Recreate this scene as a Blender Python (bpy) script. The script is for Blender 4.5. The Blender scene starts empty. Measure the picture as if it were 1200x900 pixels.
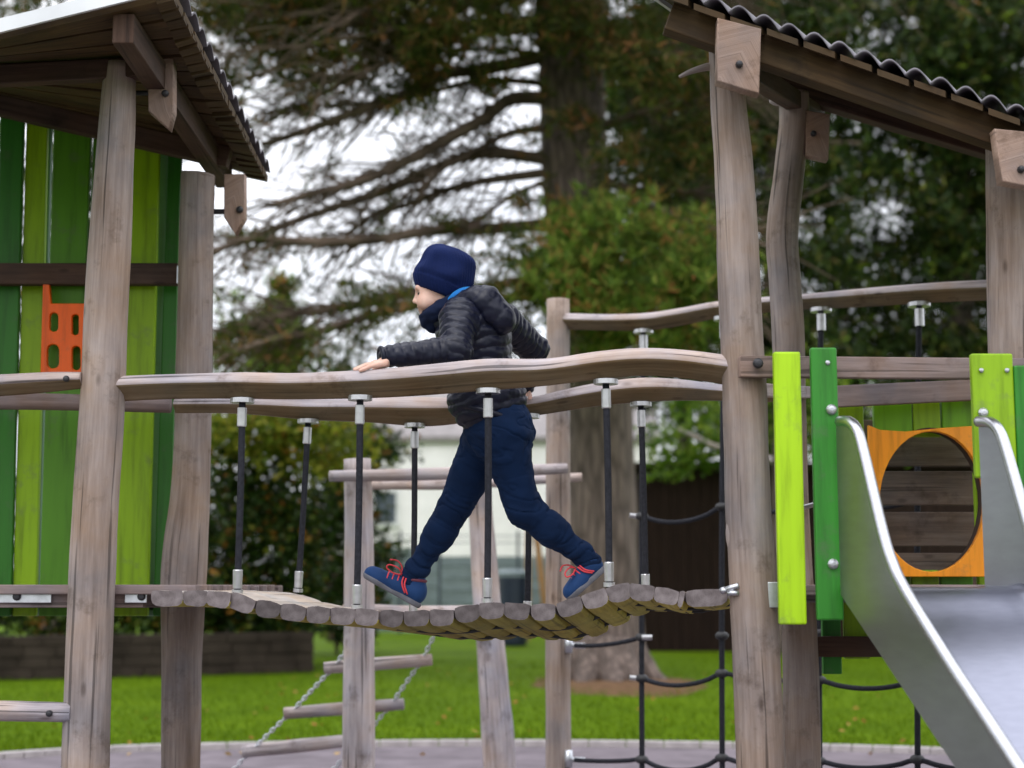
import bpy, bmesh, math, random
import numpy as np
from mathutils import Vector, Matrix, noise
from math import sin, cos, pi, sqrt, radians

rng = random.Random(7)
scene = bpy.context.scene
COL = scene.collection

# ------------------------------------------------------------------ camera geometry
F = 1800.0                      # focal length in pixels of a 1200 px wide picture
CAMZ = 1.2
PITCH = math.atan(235.0 / F)
cp, sp = cos(PITCH), sin(PITCH)

def ray(px, py):
    dx = (px - 600.0) / F
    dz = (450.0 - py) / F
    return Vector((dx, cp - dz * sp, sp + dz * cp))

def P(px, py, Y):
    d = ray(px, py)
    return Vector((0, 0, CAMZ)) + d * (Y / d.y)

def G(px, py, z=0.0):
    d = ray(px, py)
    return Vector((0, 0, CAMZ)) + d * ((z - CAMZ) / d.z)

def R(rpx, Y):
    return rpx * Y / F

# ------------------------------------------------------------------ object helpers
def tag(o, label=None, cat=None, group=None, kind=None):
    if label: o['label'] = label
    if cat: o['category'] = cat
    if group: o['group'] = group
    if kind: o['kind'] = kind
    return o

def thing(name, label, cat, loc=(0, 0, 0), group=None):
    o = bpy.data.objects.new(name, None)
    COL.objects.link(o)
    o.location = loc
    o.empty_display_size = 0.1
    return tag(o, label, cat, group)

def wloc(o):
    v = Vector((0, 0, 0))
    while o is not None:
        v += Vector(o.location)
        o = o.parent
    return v

class MB:
    def __init__(s):
        s.v, s.f, s.uv, s.mi = [], [], [], []
    def face(s, idx, uvs=None, m=0):
        s.f.append(tuple(idx)); s.mi.append(m)
        s.uv.append(uvs if uvs else [(0, 0)] * len(idx))
    def quad(s, a, b, c, d, m=0, uvs=None):
        i = len(s.v); s.v += [a, b, c, d]
        s.face((i, i + 1, i + 2, i + 3), uvs or [(0, 0), (1, 0), (1, 1), (0, 1)], m)
    def build(s, name, mats, parent=None, smooth=False, bevel=0.0):
        off = wloc(parent) if parent else Vector((0, 0, 0))
        me = bpy.data.meshes.new(name)
        vs = np.array([tuple(x) for x in s.v], dtype=np.float64).reshape(-1, 3) - np.array(off)
        me.from_pydata(vs.tolist(), [], s.f)
        uvl = me.uv_layers.new(name='UVMap')
        flat = [c for fu in s.uv for uv in fu for c in uv]
        uvl.data.foreach_set('uv', flat)
        if not isinstance(mats, (list, tuple)): mats = [mats]
        for m in mats: me.materials.append(m)
        me.polygons.foreach_set('material_index', s.mi)
        if smooth: me.polygons.foreach_set('use_smooth', [True] * len(s.f))
        me.update()
        o = bpy.data.objects.new(name, me)
        COL.objects.link(o)
        if parent: o.parent = parent
        if bevel > 0:
            b = o.modifiers.new('edge', 'BEVEL'); b.width = bevel; b.segments = 2
            b.limit_method = 'ANGLE'; b.angle_limit = radians(40)
        return o

def box(mb, c, ax, ay, az, m=0, grain=0):
    """box from centre and three half-axis vectors; grain = index of the long axis for the uv"""
    A = [Vector(ax), Vector(ay), Vector(az)]; c = Vector(c)
    i0 = len(mb.v)
    for sx in (-1, 1):
        for sy in (-1, 1):
            for sz in (-1, 1):
                mb.v.append(c + A[0] * sx + A[1] * sy + A[2] * sz)
    quads = [((0, 1, 3, 2), 0), ((4, 6, 7, 5), 0), ((0, 4, 5, 1), 1), ((2, 3, 7, 6), 1), ((0, 2, 6, 4), 2), ((1, 5, 7, 3), 2)]
    det = A[0].cross(A[1]).dot(A[2])
    ln = [a.length * 2 for a in A]
    off = rng.random() * 10
    for q, ax_ in quads:
        q2 = q if det > 0 else q[::-1]
        others = [k for k in range(3) if k != ax_]
        if grain in others:
            gv = grain; gu = [k for k in others if k != grain][0]
        else:
            gu, gv = others
        uvs = []
        for k in q2:
            bits = ((k >> 2) & 1, (k >> 1) & 1, k & 1)
            uvs.append((bits[gu] * ln[gu] + off + ax_ * .37, bits[gv] * ln[gv] + off))
        mb.face([i0 + k for k in q2], uvs, m)

def boxpx(mb, x0, x1, y0, y1, Y, thick, m=0, grain=0, lean=0.0):
    """board facing the camera between pixel columns x0..x1 and rows y0..y1 at depth Y (front face)"""
    a = P(x0, (y0 + y1) / 2, Y); b = P(x1, (y0 + y1) / 2, Y)
    t = P((x0 + x1) / 2, y0, Y); u = P((x0 + x1) / 2, y1, Y)
    c = Vector(((a.x + b.x) / 2, Y + thick / 2, (t.z + u.z) / 2))
    box(mb, c, ((b.x - a.x) / 2, 0, 0), (0, thick / 2, 0), (lean / 2, 0, (t.z - u.z) / 2), m, grain)

def beam(mb, a, b, w, h, up=(0, 0, 1), m=0):
    """rectangular bar from a to b, width w (sideways) and height h (along up)"""
    a, b = Vector(a), Vector(b)
    d = b - a; L = d.length; d.normalize()
    s = d.cross(Vector(up)); s.normalize()
    u = s.cross(d)
    box(mb, (a + b) / 2, d * L / 2, s * w / 2, u * h / 2, m, 0)

def catmull(pts, n):
    out = []
    for i in range(len(pts) - 1):
        p0 = pts[max(i - 1, 0)]; p1 = pts[i]; p2 = pts[i + 1]; p3 = pts[min(i + 2, len(pts) - 1)]
        for k in range(n):
            t = k / n
            out.append(tuple(0.5 * ((2 * b) + (-a + c) * t + (2 * a - 5 * b + 4 * c - d) * t * t + (-a + 3 * b - 3 * c + d) * t ** 3)
                             for a, b, c, d in zip(p0, p1, p2, p3)))
    out.append(tuple(pts[-1]))
    return out

def loft(mb, pr, segs=18, sub=6, rough=0.0, prof=None, seed=0.0, cap=True, m=0, capm=None, up=(0, 0, 1), nscale=1.0, cutm=None):
    """round bar through (x,y,z,r) points"""
    q = catmull([tuple(p) for p in pr], sub) if sub > 1 and len(pr) > 1 else [tuple(p) for p in pr]
    pts = [Vector(p[:3]) for p in q]; rad = [max(p[3], 1e-4) for p in q]
    n = len(pts)
    base = len(mb.v); Ls = 0.0; vv = []
    ref = Vector(up); s_prev = None
    for i in range(n):
        d = (pts[min(i + 1, n - 1)] - pts[max(i - 1, 0)]).normalized()
        if s_prev is None:
            if abs(d.dot(ref)) > .95: ref = Vector((0, 1, 0))
            s = d.cross(ref).normalized()
        else:
            s = (s_prev - d * s_prev.dot(d)).normalized()
        s_prev = s
        u = s.cross(d)
        if i: Ls += (pts[i] - pts[i - 1]).length
        vv.append(Ls)
        for k in range(segs):
            a = 2 * pi * k / segs
            ca, sa = cos(a), sin(a)
            rr = 1.0
            if prof: rr = prof(a)
            if rough:
                nv = noise.noise(Vector((ca * 1.2 + seed, sa * 1.2 - seed, Ls * 3.0 * nscale + seed)))
                nv2 = noise.noise(Vector((ca * 2.6 - seed, sa * 2.6 + seed, Ls * 7.0 * nscale)))
                rr *= 1 + rough * (nv + .5 * nv2)
            mb.v.append(pts[i] + (s * ca + u * sa) * rad[i] * rr)
    circ = 2 * pi * (sum(rad) / n)
    o = seed * 3.1
    for i in range(n - 1):
        for k in range(segs):
            k2 = (k + 1) % segs
            a, b = base + i * segs + k, base + i * segs + k2
            c, d = base + (i + 1) * segs + k2, base + (i + 1) * segs + k
            u0, u1 = k / segs * circ + o, (k + 1) / segs * circ + o
            mf = cutm if (cutm is not None and prof and prof(2 * pi * (k + .5) / segs) < .995) else m
            mb.face((a, b, c, d), [(u0, vv[i] + o), (u1, vv[i] + o), (u1, vv[i + 1] + o), (u0, vv[i + 1] + o)], mf)
    if cap:
        cm = m if capm is None else capm
        mb.face([base + k for k in range(segs)][::-1], [(cos(2 * pi * k / segs) * .07, sin(2 * pi * k / segs) * .07) for k in range(segs)][::-1], cm)
        e = base + (n - 1) * segs
        mb.face([e + k for k in range(segs)], [(cos(2 * pi * k / segs) * .07, sin(2 * pi * k / segs) * .07) for k in range(segs)], cm)

def cyl(mb, a, b, r, segs=14, m=0, r2=None):
    loft(mb, [tuple(a) + (r,), tuple(b) + (r if r2 is None else r2,)], segs=segs, sub=1, m=m)

def disc_bolt(mb, c, axis, r, h, segs=12):
    c = Vector(c); a = Vector(axis).normalized()
    loft(mb, [tuple(c) + (r,), tuple(c + a * h * .5) + (r,), tuple(c + a * h * .9) + (r * .7,), tuple(c + a * h) + (r * .3,)], segs=segs, sub=1)

def ellipsoid(mb, c, r, segs=16, rings=10, m=0):
    c = Vector(c)
    pr = []
    base = len(mb.v)
    for j in range(rings + 1):
        t = pi * j / rings
        for k in range(segs):
            a = 2 * pi * k / segs
            mb.v.append(c + Vector((r[0] * sin(t) * cos(a), r[1] * sin(t) * sin(a), r[2] * cos(t))))
    for j in range(rings):
        for k in range(segs):
            k2 = (k + 1) % segs
            mb.face((base + j * segs + k, base + (j + 1) * segs + k, base + (j + 1) * segs + k2, base + j * segs + k2), None, m)

def px_loft(mb, pts, Yf, **kw):
    """log through pixel points (px,py,rpx); Yf is a depth or a function of px"""
    pr = []
    for (x, y, r) in pts:
        Y = Yf(x) if callable(Yf) else Yf
        p = P(x, y, Y)
        pr.append((p.x, p.y, p.z, R(r, Y)))
    loft(mb, pr, **kw)

def plate(name, outer, holes, thick, mat, parent, to3d, bevel=0.003):
    """flat plate with holes, drawn as a filled 2D curve in metres and placed by the matrix to3d"""
    cu = bpy.data.curves.new(name, 'CURVE'); cu.dimensions = '2D'; cu.fill_mode = 'BOTH'
    cu.extrude = thick / 2; cu.bevel_depth = bevel; cu.bevel_resolution = 1
    for loop in [outer] + holes:
        s = cu.splines.new('POLY'); s.points.add(len(loop) - 1)
        for p, (x, y) in zip(s.points, loop): p.co = (x, y, 0, 1)
        s.use_cyclic_u = True
    tmp = bpy.data.objects.new('tmp', cu); COL.objects.link(tmp)
    dg = bpy.context.evaluated_depsgraph_get(); dg.update()
    me = bpy.data.meshes.new_from_object(tmp.evaluated_get(dg))
    bpy.data.objects.remove(tmp); bpy.data.curves.remove(cu)
    me.transform(Matrix.Translation(-wloc(parent)) @ to3d)
    me.name = name
    me.materials.clear(); me.materials.append(mat)
    o = bpy.data.objects.new(name, me); COL.objects.link(o); o.parent = parent
    return o

# ------------------------------------------------------------------ materials
def new_mat(name):
    m = bpy.data.materials.new(name); m.use_nodes = True
    nt = m.node_tree
    return m, nt, nt.nodes['Principled BSDF']

def N(nt, t, **kw):
    n = nt.nodes.new(t)
    for k, v in kw.items():
        if k in n.inputs: n.inputs[k].default_value = v
        else: setattr(n, k, v)
    return n

def ramp(nt, fac, stops):
    r = nt.nodes.new('ShaderNodeValToRGB')
    e = r.color_ramp.elements
    while len(e) < len(stops): e.new(0.5)
    for el, (p, c) in zip(e, stops):
        el.position = p; el.color = (*c, 1)
    nt.links.new(fac, r.inputs[0])
    return r

def wood_mat(name, dark, mid, light, rough=.75, scale=1.0, bump=.5, crack=.5, vary=.12, blotch=.9):
    """weathered wood, the grain runs along v of the uv map"""
    m, nt, b = new_mat(name); L = nt.links.new
    uv = N(nt, 'ShaderNodeUVMap')
    mp = N(nt, 'ShaderNodeMapping'); mp.inputs['Scale'].default_value = (60 * scale, 3.0 * scale, 1)
    L(uv.outputs[0], mp.inputs[0])
    n1 = N(nt, 'ShaderNodeTexNoise', Scale=1.0, Detail=6.0, Roughness=.65); L(mp.outputs[0], n1.inputs['Vector'])
    mp2 = N(nt, 'ShaderNodeMapping'); mp2.inputs['Scale'].default_value = (9 * scale, 2.2 * scale, 1)
    L(uv.outputs[0], mp2.inputs[0])
    n2 = N(nt, 'ShaderNodeTexNoise', Scale=1.0, Detail=4.0); L(mp2.outputs[0], n2.inputs['Vector'])
    add = N(nt, 'ShaderNodeMath', operation='ADD'); L(n1.outputs[0], add.inputs[0]); L(n2.outputs[0], add.inputs[1])
    hal = N(nt, 'ShaderNodeMath', operation='MULTIPLY'); hal.inputs[1].default_value = .5; L(add.outputs[0], hal.inputs[0])
    r = ramp(nt, hal.outputs[0], [(.30, dark), (.48, mid), (.68, light)])
    mp3 = N(nt, 'ShaderNodeMapping'); mp3.inputs['Scale'].default_value = (45 * scale, .9 * scale, 1); L(uv.outputs[0], mp3.inputs[0])
    n3 = N(nt, 'ShaderNodeTexNoise', Scale=1.0, Detail=3.0); L(mp3.outputs[0], n3.inputs['Vector'])
    cr = ramp(nt, n3.outputs[0], [(.34, (1 - crack, 1 - crack, 1 - crack)), (.385, (1, 1, 1))])
    mx = N(nt, 'ShaderNodeMix', data_type='RGBA', blend_type='MULTIPLY'); mx.inputs[0].default_value = 1.0
    L(r.outputs[0], mx.inputs[6]); L(cr.outputs[0], mx.inputs[7])
    # knots
    mp4 = N(nt, 'ShaderNodeMapping'); mp4.inputs['Scale'].default_value = (11, 4.2, 1); L(uv.outputs[0], mp4.inputs[0])
    vo = N(nt, 'ShaderNodeTexVoronoi', Scale=1.0); L(mp4.outputs[0], vo.inputs['Vector'])
    kr = ramp(nt, vo.outputs['Distance'], [(.05, (.45, .42, .4)), (.13, (1, 1, 1))])
    mx2 = N(nt, 'ShaderNodeMix', data_type='RGBA', blend_type='MULTIPLY'); mx2.inputs[0].default_value = .8
    L(mx.outputs[2], mx2.inputs[6]); L(kr.outputs[0], mx2.inputs[7])
    # broad tan / grey blotches, darker stains
    tcw = N(nt, 'ShaderNodeTexCoord')
    nb = N(nt, 'ShaderNodeTexNoise', Scale=3.1, Detail=5.0, Roughness=.6); L(tcw.outputs['Object'], nb.inputs['Vector'])
    br_ = ramp(nt, nb.outputs[0], [(.32, (.72, .78, .90)), (.5, (1, .96, .95)), (.70, (1.0, .82, .64))])
    mx3 = N(nt, 'ShaderNodeMix', data_type='RGBA', blend_type='MULTIPLY'); mx3.inputs[0].default_value = blotch
    L(mx2.outputs[2], mx3.inputs[6]); L(br_.outputs[0], mx3.inputs[7])
    ns_ = N(nt, 'ShaderNodeTexNoise', Scale=6.5, Detail=7.0, Roughness=.7); L(tcw.outputs['Object'], ns_.inputs['Vector'])
    sr_ = ramp(nt, ns_.outputs[0], [(.30, (.50, .46, .42)), (.44, (1, 1, 1))])
    mx4 = N(nt, 'ShaderNodeMix', data_type='RGBA', blend_type='MULTIPLY'); mx4.inputs[0].default_value = blotch
    L(mx3.outputs[2], mx4.inputs[6]); L(sr_.outputs[0], mx4.inputs[7])
    mx2 = mx4
    oi = N(nt, 'ShaderNodeObjectInfo')
    vr = N(nt, 'ShaderNodeMapRange'); vr.inputs['To Min'].default_value = 1 - vary; vr.inputs['To Max'].default_value = 1 + vary
    L(oi.outputs['Random'], vr.inputs[0])
    sc = N(nt, 'ShaderNodeVectorMath', operation='SCALE'); L(mx2.outputs[2], sc.inputs[0]); L(vr.outputs[0], sc.inputs['Scale'])
    L(sc.outputs[0], b.inputs['Base Color'])
    b.inputs['Roughness'].default_value = rough; b.inputs['Specular IOR Level'].default_value = .3
    bp = N(nt, 'ShaderNodeBump', Strength=bump, Distance=.006)
    ad2 = N(nt, 'ShaderNodeMath', operation='MULTIPLY'); L(hal.outputs[0], ad2.inputs[0]); L(cr.outputs[0], ad2.inputs[1])
    L(ad2.outputs[0], bp.inputs['Height']); L(bp.outputs[0], b.inputs['Normal'])
    return m

def plain_mat(name, col, rough=.5, metal=0.0, var=.15, scale=8.0, bump=0.0, spec=None, stretch=(1, 1, 1), bscale=None):
    m, nt, b = new_mat(name); L = nt.links.new
    tc = N(nt, 'ShaderNodeTexCoord')
    mp = N(nt, 'ShaderNodeMapping'); mp.inputs['Scale'].default_value = stretch; L(tc.outputs['Object'], mp.inputs[0])
    n1 = N(nt, 'ShaderNodeTexNoise', Scale=scale, Detail=5.0); L(mp.outputs[0], n1.inputs['Vector'])
    lo = tuple(c * (1 - var) for c in col); hi = tuple(min(1, c * (1 + var)) for c in col)
    r = ramp(nt, n1.outputs[0], [(.3, lo), (.7, hi)])
    L(r.outputs[0], b.inputs['Base Color'])
    b.inputs['Roughness'].default_value = rough; b.inputs['Metallic'].default_value = metal
    if metal > .8:                                   # smears and fine scratches
        nr1 = N(nt, 'ShaderNodeTexNoise', Scale=5.0, Detail=8.0, Roughness=.75); L(tc.outputs['Object'], nr1.inputs['Vector'])
        rr1 = N(nt, 'ShaderNodeMapRange'); rr1.inputs['From Min'].default_value = .3; rr1.inputs['From Max'].default_value = .7
        rr1.inputs['To Min'].default_value = rough * .92; rr1.inputs['To Max'].default_value = rough * 1.12
        L(nr1.outputs[0], rr1.inputs[0]); L(rr1.outputs[0], b.inputs['Roughness'])
    if spec is not None: b.inputs['Specular IOR Level'].default_value = spec
    if bump:
        n2 = N(nt, 'ShaderNodeTexNoise', Scale=bscale or scale * 6, Detail=4.0); L(mp.outputs[0], n2.inputs['Vector'])
        bp = N(nt, 'ShaderNodeBump', Strength=bump, Distance=.004); L(n2.outputs[0], bp.inputs['Height']); L(bp.outputs[0], b.inputs['Normal'])
    return m

def paint_mat(name, col, rough=.42):
    """painted board: faint vertical brush grain, scuffs and grime streaks"""
    m, nt, b = new_mat(name); L = nt.links.new
    tc = N(nt, 'ShaderNodeTexCoord')
    mp = N(nt, 'ShaderNodeMapping'); mp.inputs['Scale'].default_value = (14, 14, 1.2); L(tc.outputs['Object'], mp.inputs[0])
    n1 = N(nt, 'ShaderNodeTexNoise', Scale=2.0, Detail=6.0, Roughness=.6); L(mp.outputs[0], n1.inputs['Vector'])
    r = ramp(nt, n1.outputs[0], [(.25, tuple(c * .58 for c in col)), (.5, col), (.8, tuple(min(1, c * 1.15) for c in col))])
    n2 = N(nt, 'ShaderNodeTexNoise', Scale=9.0, Detail=8.0, Roughness=.7); L(tc.outputs['Object'], n2.inputs['Vector'])
    d = ramp(nt, n2.outputs[0], [(.56, (0, 0, 0)), (.72, (.9, .9, .9))])
    mx = N(nt, 'ShaderNodeMix', data_type='RGBA'); L(d.outputs[0], mx.inputs[0]); L(r.outputs[0], mx.inputs[6])
    mx.inputs[7].default_value = (col[0] * .5 + .05, col[1] * .5 + .05, col[2] * .5 + .04, 1)
    L(mx.outputs[2], b.inputs['Base Color'])
    b.inputs['Roughness'].default_value = rough; b.inputs['Specular IOR Level'].default_value = .3
    bp = N(nt, 'ShaderNodeBump', Strength=.25, Distance=.003); L(n1.outputs[0], bp.inputs['Height']); L(bp.outputs[0], b.inputs['Normal'])
    return m

def leaf_mat(name, stops, transl=.3, rough=.6):
    m, nt, b = new_mat(name); L = nt.links.new
    g = N(nt, 'ShaderNodeNewGeometry')
    tc = N(nt, 'ShaderNodeTexCoord')
    n1 = N(nt, 'ShaderNodeTexNoise', Scale=2.2, Detail=3.0); L(tc.outputs['Object'], n1.inputs['Vector'])
    ms = N(nt, 'ShaderNodeMath', operation='MULTIPLY_ADD'); ms.inputs[1].default_value = 1.3; ms.inputs[2].default_value = -.68
    L(n1.outputs[0], ms.inputs[0])
    ad = N(nt, 'ShaderNodeMath', operation='ADD'); L(g.outputs['Random Per Island'], ad.inputs[0]); L(ms.outputs[0], ad.inputs[1])
    ad.use_clamp = True
    r = ramp(nt, ad.outputs[0], stops)
    L(r.outputs[0], b.inputs['Base Color'])
    b.inputs['Roughness'].default_value = rough
    b.inputs['Specular IOR Level'].default_value = .15
    tr = N(nt, 'ShaderNodeBsdfTranslucent'); L(r.outputs[0], tr.inputs[0])
    mx = N(nt, 'ShaderNodeMixShader'); mx.inputs[0].default_value = transl
    L(b.outputs[0], mx.inputs[1]); L(tr.outputs[0], mx.inputs[2])
    L(mx.outputs[0], nt.nodes['Material Output'].inputs[0])
    return m

def bark_mat(name, dark, light, sx=9, sz=1.6):
    m, nt, b = new_mat(name); L = nt.links.new
    tc = N(nt, 'ShaderNodeTexCoord')
    mp = N(nt, 'ShaderNodeMapping'); mp.inputs['Scale'].default_value = (sx, sx, sz); L(tc.outputs['Object'], mp.inputs[0])
    n1 = N(nt, 'ShaderNodeTexNoise', Scale=1.0, Detail=8.0, Roughness=.7); L(mp.outputs[0], n1.inputs['Vector'])
    v = N(nt, 'ShaderNodeTexVoronoi', Scale=1.0, feature='DISTANCE_TO_EDGE'); L(mp.outputs[0], v.inputs['Vector'])
    mu = N(nt, 'ShaderNodeMath', operation='MULTIPLY'); L(n1.outputs[0], mu.inputs[0])
    cl = N(nt, 'ShaderNodeMapRange'); cl.inputs['From Max'].default_value = .25; cl.inputs['To Min'].default_value = .45; L(v.outputs['Distance'], cl.inputs[0])
    L(cl.outputs[0], mu.inputs[1])
    r = ramp(nt, mu.outputs[0], [(.15, dark), (.6, light)])
    L(r.outputs[0], b.inputs['Base Color']); b.inputs['Roughness'].default_value = .9
    bp = N(nt, 'ShaderNodeBump', Strength=.9, Distance=.05); L(mu.outputs[0], bp.inputs['Height']); L(bp.outputs[0], b.inputs['Normal'])
    return m

M = {}
M['log'] = wood_mat('weathered_log', (.19, .155, .15), (.39, .345, .347), (.58, .535, .55), .75, crack=.65, bump=.8)
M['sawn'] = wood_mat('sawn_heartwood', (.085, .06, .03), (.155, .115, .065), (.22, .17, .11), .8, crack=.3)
M['post'] = wood_mat('weathered_post', (.145, .112, .094), (.26, .213, .188), (.39, .338, .312), .8, crack=.6, bump=.8)
M['board'] = wood_mat('weathered_board', (.11, .085, .08), (.21, .165, .155), (.31, .25, .24), .78)
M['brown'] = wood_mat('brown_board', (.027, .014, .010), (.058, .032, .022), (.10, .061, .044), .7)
M['greybrown'] = wood_mat('grey_brown_plank', (.07, .05, .045), (.15, .112, .10), (.24, .19, .175), .75)
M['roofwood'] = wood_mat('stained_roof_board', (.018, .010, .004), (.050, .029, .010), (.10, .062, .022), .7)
M['block'] = wood_mat('sawn_block', (.16, .11, .085), (.27, .195, .158), (.36, .275, .235), .75, crack=.4)
M['plankgrey'] = wood_mat('grey_plank', (.07, .056, .054), (.14, .117, .115), (.225, .195, .19), .8, crack=.5, vary=.3)
def endgrain_mat(name, dark, light):
    m, nt, b = new_mat(name); L = nt.links.new
    uv = N(nt, 'ShaderNodeUVMap'); oi = N(nt, 'ShaderNodeObjectInfo')
    nz = N(nt, 'ShaderNodeTexNoise', Scale=22.0, Detail=4.0); L(uv.outputs[0], nz.inputs['Vector'])
    ln = N(nt, 'ShaderNodeVectorMath', operation='LENGTH'); L(uv.outputs[0], ln.inputs[0])
    ad = N(nt, 'ShaderNodeMath', operation='MULTIPLY_ADD'); ad.inputs[1].default_value = .035; L(nz.outputs[0], ad.inputs[0]); L(ln.outputs['Value'], ad.inputs[2])
    fr_ = N(nt, 'ShaderNodeMath', operation='MULTIPLY'); fr_.inputs[1].default_value = 900.0; L(ad.outputs[0], fr_.inputs[0])
    sn_ = N(nt, 'ShaderNodeMath', operation='SINE'); L(fr_.outputs[0], sn_.inputs[0])
    mm = N(nt, 'ShaderNodeMath', operation='MULTIPLY_ADD'); mm.inputs[1].default_value = .025; L(sn_.outputs[0], mm.inputs[0])
    n2 = N(nt, 'ShaderNodeTexNoise', Scale=28.0, Detail=7.0); L(uv.outputs[0], n2.inputs['Vector']); L(n2.outputs[0], mm.inputs[2])
    r = ramp(nt, mm.outputs[0], [(.25, dark), (.75, light)])
    vr = N(nt, 'ShaderNodeMapRange'); vr.inputs['To Min'].default_value = .6; vr.inputs['To Max'].default_value = 1.3; L(oi.outputs['Random'], vr.inputs[0])
    sc = N(nt, 'ShaderNodeVectorMath', operation='SCALE'); L(r.outputs[0], sc.inputs[0]); L(vr.outputs[0], sc.inputs['Scale'])
    L(sc.outputs[0], b.inputs['Base Color']); b.inputs['Roughness'].default_value = .85; b.inputs['Specular IOR Level'].default_value = .2
    return m
M['endgrain'] = endgrain_mat('weathered_end_grain', (.075, .061, .061), (.205, .178, .18))
M['planktop'] = wood_mat('worn_plank_top', (.32, .27, .23), (.47, .42, .37), (.6, .55, .49), .75, crack=.3)
M['plankyellow'] = wood_mat('yellow_heartwood', (.22, .18, .02), (.44, .38, .06), (.58, .52, .11), .7, crack=.4, vary=.3)
M['lime'] = paint_mat('lime_paint', (.24, .42, .008))
M['limeb'] = paint_mat('bright_lime_paint', (.36, .60, .008))
M['green'] = paint_mat('green_paint', (.03, .20, .02))
M['lime2'] = paint_mat('leaf_lime_paint', (.15, .38, .006))
M['limedark'] = paint_mat('weathered_lime_paint', (.23, .40, .004))
M['forest'] = paint_mat('forest_green_paint', (.028, .15, .014))
M['litedge'] = paint_mat('lit_board_edge', (.16, .28, .19))  # pale tone puts the light on the boards' side edges into the colour
M['midgreen'] = paint_mat('mid_green_paint', (.085, .26, .012))
M['dkgreen'] = paint_mat('dark_green_paint', (.075, .215, .010))
M['orange'] = paint_mat('orange_panel', (.85, .12, .006), .35)
M['amber'] = paint_mat('amber_panel', (.85, .30, .015), .35)
M['steel'] = plain_mat('brushed_steel', (.52, .53, .56), .30, 1.0, .08, 20, .05, stretch=(1, 1, 6))
M['slide'] = plain_mat('slide_sheet_steel', (.27, .28, .345), .33, 1.0, .05, 22, 0.0, stretch=(1, 1, 5))
M['slideside'] = plain_mat('slide_side_steel', (.33, .34, .37), .36, 1.0, .05, 10, .02, stretch=(1, 1, 4))
M['galv'] = plain_mat('galvanised', (.62, .64, .68), .38, .9, .15, 30)
M['ferrule'] = plain_mat('ferrule_alloy', (.52, .52, .54), .34, .85, .12, 40)
M['black'] = plain_mat('black_rubber', (.025, .025, .028), .6, 0, .2, 30, .2)
M['rope'] = plain_mat('black_rope', (.022, .023, .030), .8, 0, .35, 90, .6, spec=.2)
M['bolt'] = plain_mat('dark_bolt', (.03, .03, .035), .45, .3)
M['roofsheet'] = plain_mat('corrugated_sheet', (.13, .12, .14), .38, 0, .3, 6, .2)
M['flash'] = plain_mat('pale_flashing', (.62, .64, .66), .4, .3, .1, 5)
M['bark'] = bark_mat('pine_bark', (.045, .032, .026), (.20, .15, .128))
M['twig'] = plain_mat('branch_bark', (.115, .085, .066), .9, 0, .45, 3, spec=.1)
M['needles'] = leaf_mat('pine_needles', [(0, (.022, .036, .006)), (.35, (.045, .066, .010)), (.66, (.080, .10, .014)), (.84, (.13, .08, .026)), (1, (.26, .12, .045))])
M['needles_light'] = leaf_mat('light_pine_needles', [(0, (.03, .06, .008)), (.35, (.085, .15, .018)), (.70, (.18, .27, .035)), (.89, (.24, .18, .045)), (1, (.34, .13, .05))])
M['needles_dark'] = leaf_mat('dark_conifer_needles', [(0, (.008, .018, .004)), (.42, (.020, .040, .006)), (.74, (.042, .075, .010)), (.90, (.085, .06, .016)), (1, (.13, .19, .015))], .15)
M['leaves'] = leaf_mat('bush_leaves', [(0, (.009, .022, .004)), (.5, (.020, .045, .006)), (.8, (.045, .075, .010)), (.94, (.13, .14, .015)), (1, (.26, .11, .02))], .25, .45)
M['leaves_yellow'] = leaf_mat('yellow_green_leaves', [(0, (.07, .12, .014)), (.4, (.16, .21, .02)), (.75, (.32, .34, .035)), (.93, (.42, .36, .05)), (1, (.34, .13, .03))], .4, .5)
M['leaves_bright'] = leaf_mat('bright_leaves', [(0, (.05, .11, .01)), (.5, (.11, .2, .018)), (1, (.25, .33, .04))], .4, .45)
M['autumn'] = leaf_mat('fallen_leaf', [(0, (.2, .08, .02)), (.5, (.32, .17, .04)), (1, (.42, .28, .08))], .1, .7)
M['blade'] = leaf_mat('grass_blade', [(0, (.056, .105, .001)), (.5, (.088, .155, .002)), (1, (.135, .21, .004))], .4, .8)

def lawn_mat():
    m, nt, b = new_mat('lawn_turf'); L = nt.links.new
    tc = N(nt, 'ShaderNodeTexCoord')
    n1 = N(nt, 'ShaderNodeTexNoise', Scale=.7, Detail=5.0); L(tc.outputs['Object'], n1.inputs['Vector'])
    n2 = N(nt, 'ShaderNodeTexNoise', Scale=26.0, Detail=4.0); L(tc.outputs['Object'], n2.inputs['Vector'])
    ad = N(nt, 'ShaderNodeMath', operation='MULTIPLY_ADD'); ad.inputs[1].default_value = .5
    L(n2.outputs[0], ad.inputs[0])
    hf = N(nt, 'ShaderNodeMath', operation='MULTIPLY'); hf.inputs[1].default_value = .5; L(n1.outputs[0], hf.inputs[0]); L(hf.outputs[0], ad.inputs[2])
    r = ramp(nt, ad.outputs[0], [(.3, (.046, .085, .001)), (.5, (.080, .145, .002)), (.7, (.125, .20, .003))])
    L(r.outputs[0], b.inputs['Base Color']); b.inputs['Roughness'].default_value = .8
    b.inputs['Specular IOR Level'].default_value = .05
    bp = N(nt, 'ShaderNodeBump', Strength=.8, Distance=.04); L(n2.outputs[0], bp.inputs['Height']); L(bp.outputs[0], b.inputs['Normal'])
    return m
M['lawn'] = lawn_mat()
M['pave'] = plain_mat('playground_asphalt', (.15, .128, .145), .9, 0, .28, 3.5, .5, bscale=120, spec=.2)
M['kerb'] = plain_mat('concrete_edging', (.33, .30, .30), .85, 0, .2, 10, .2)
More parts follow.
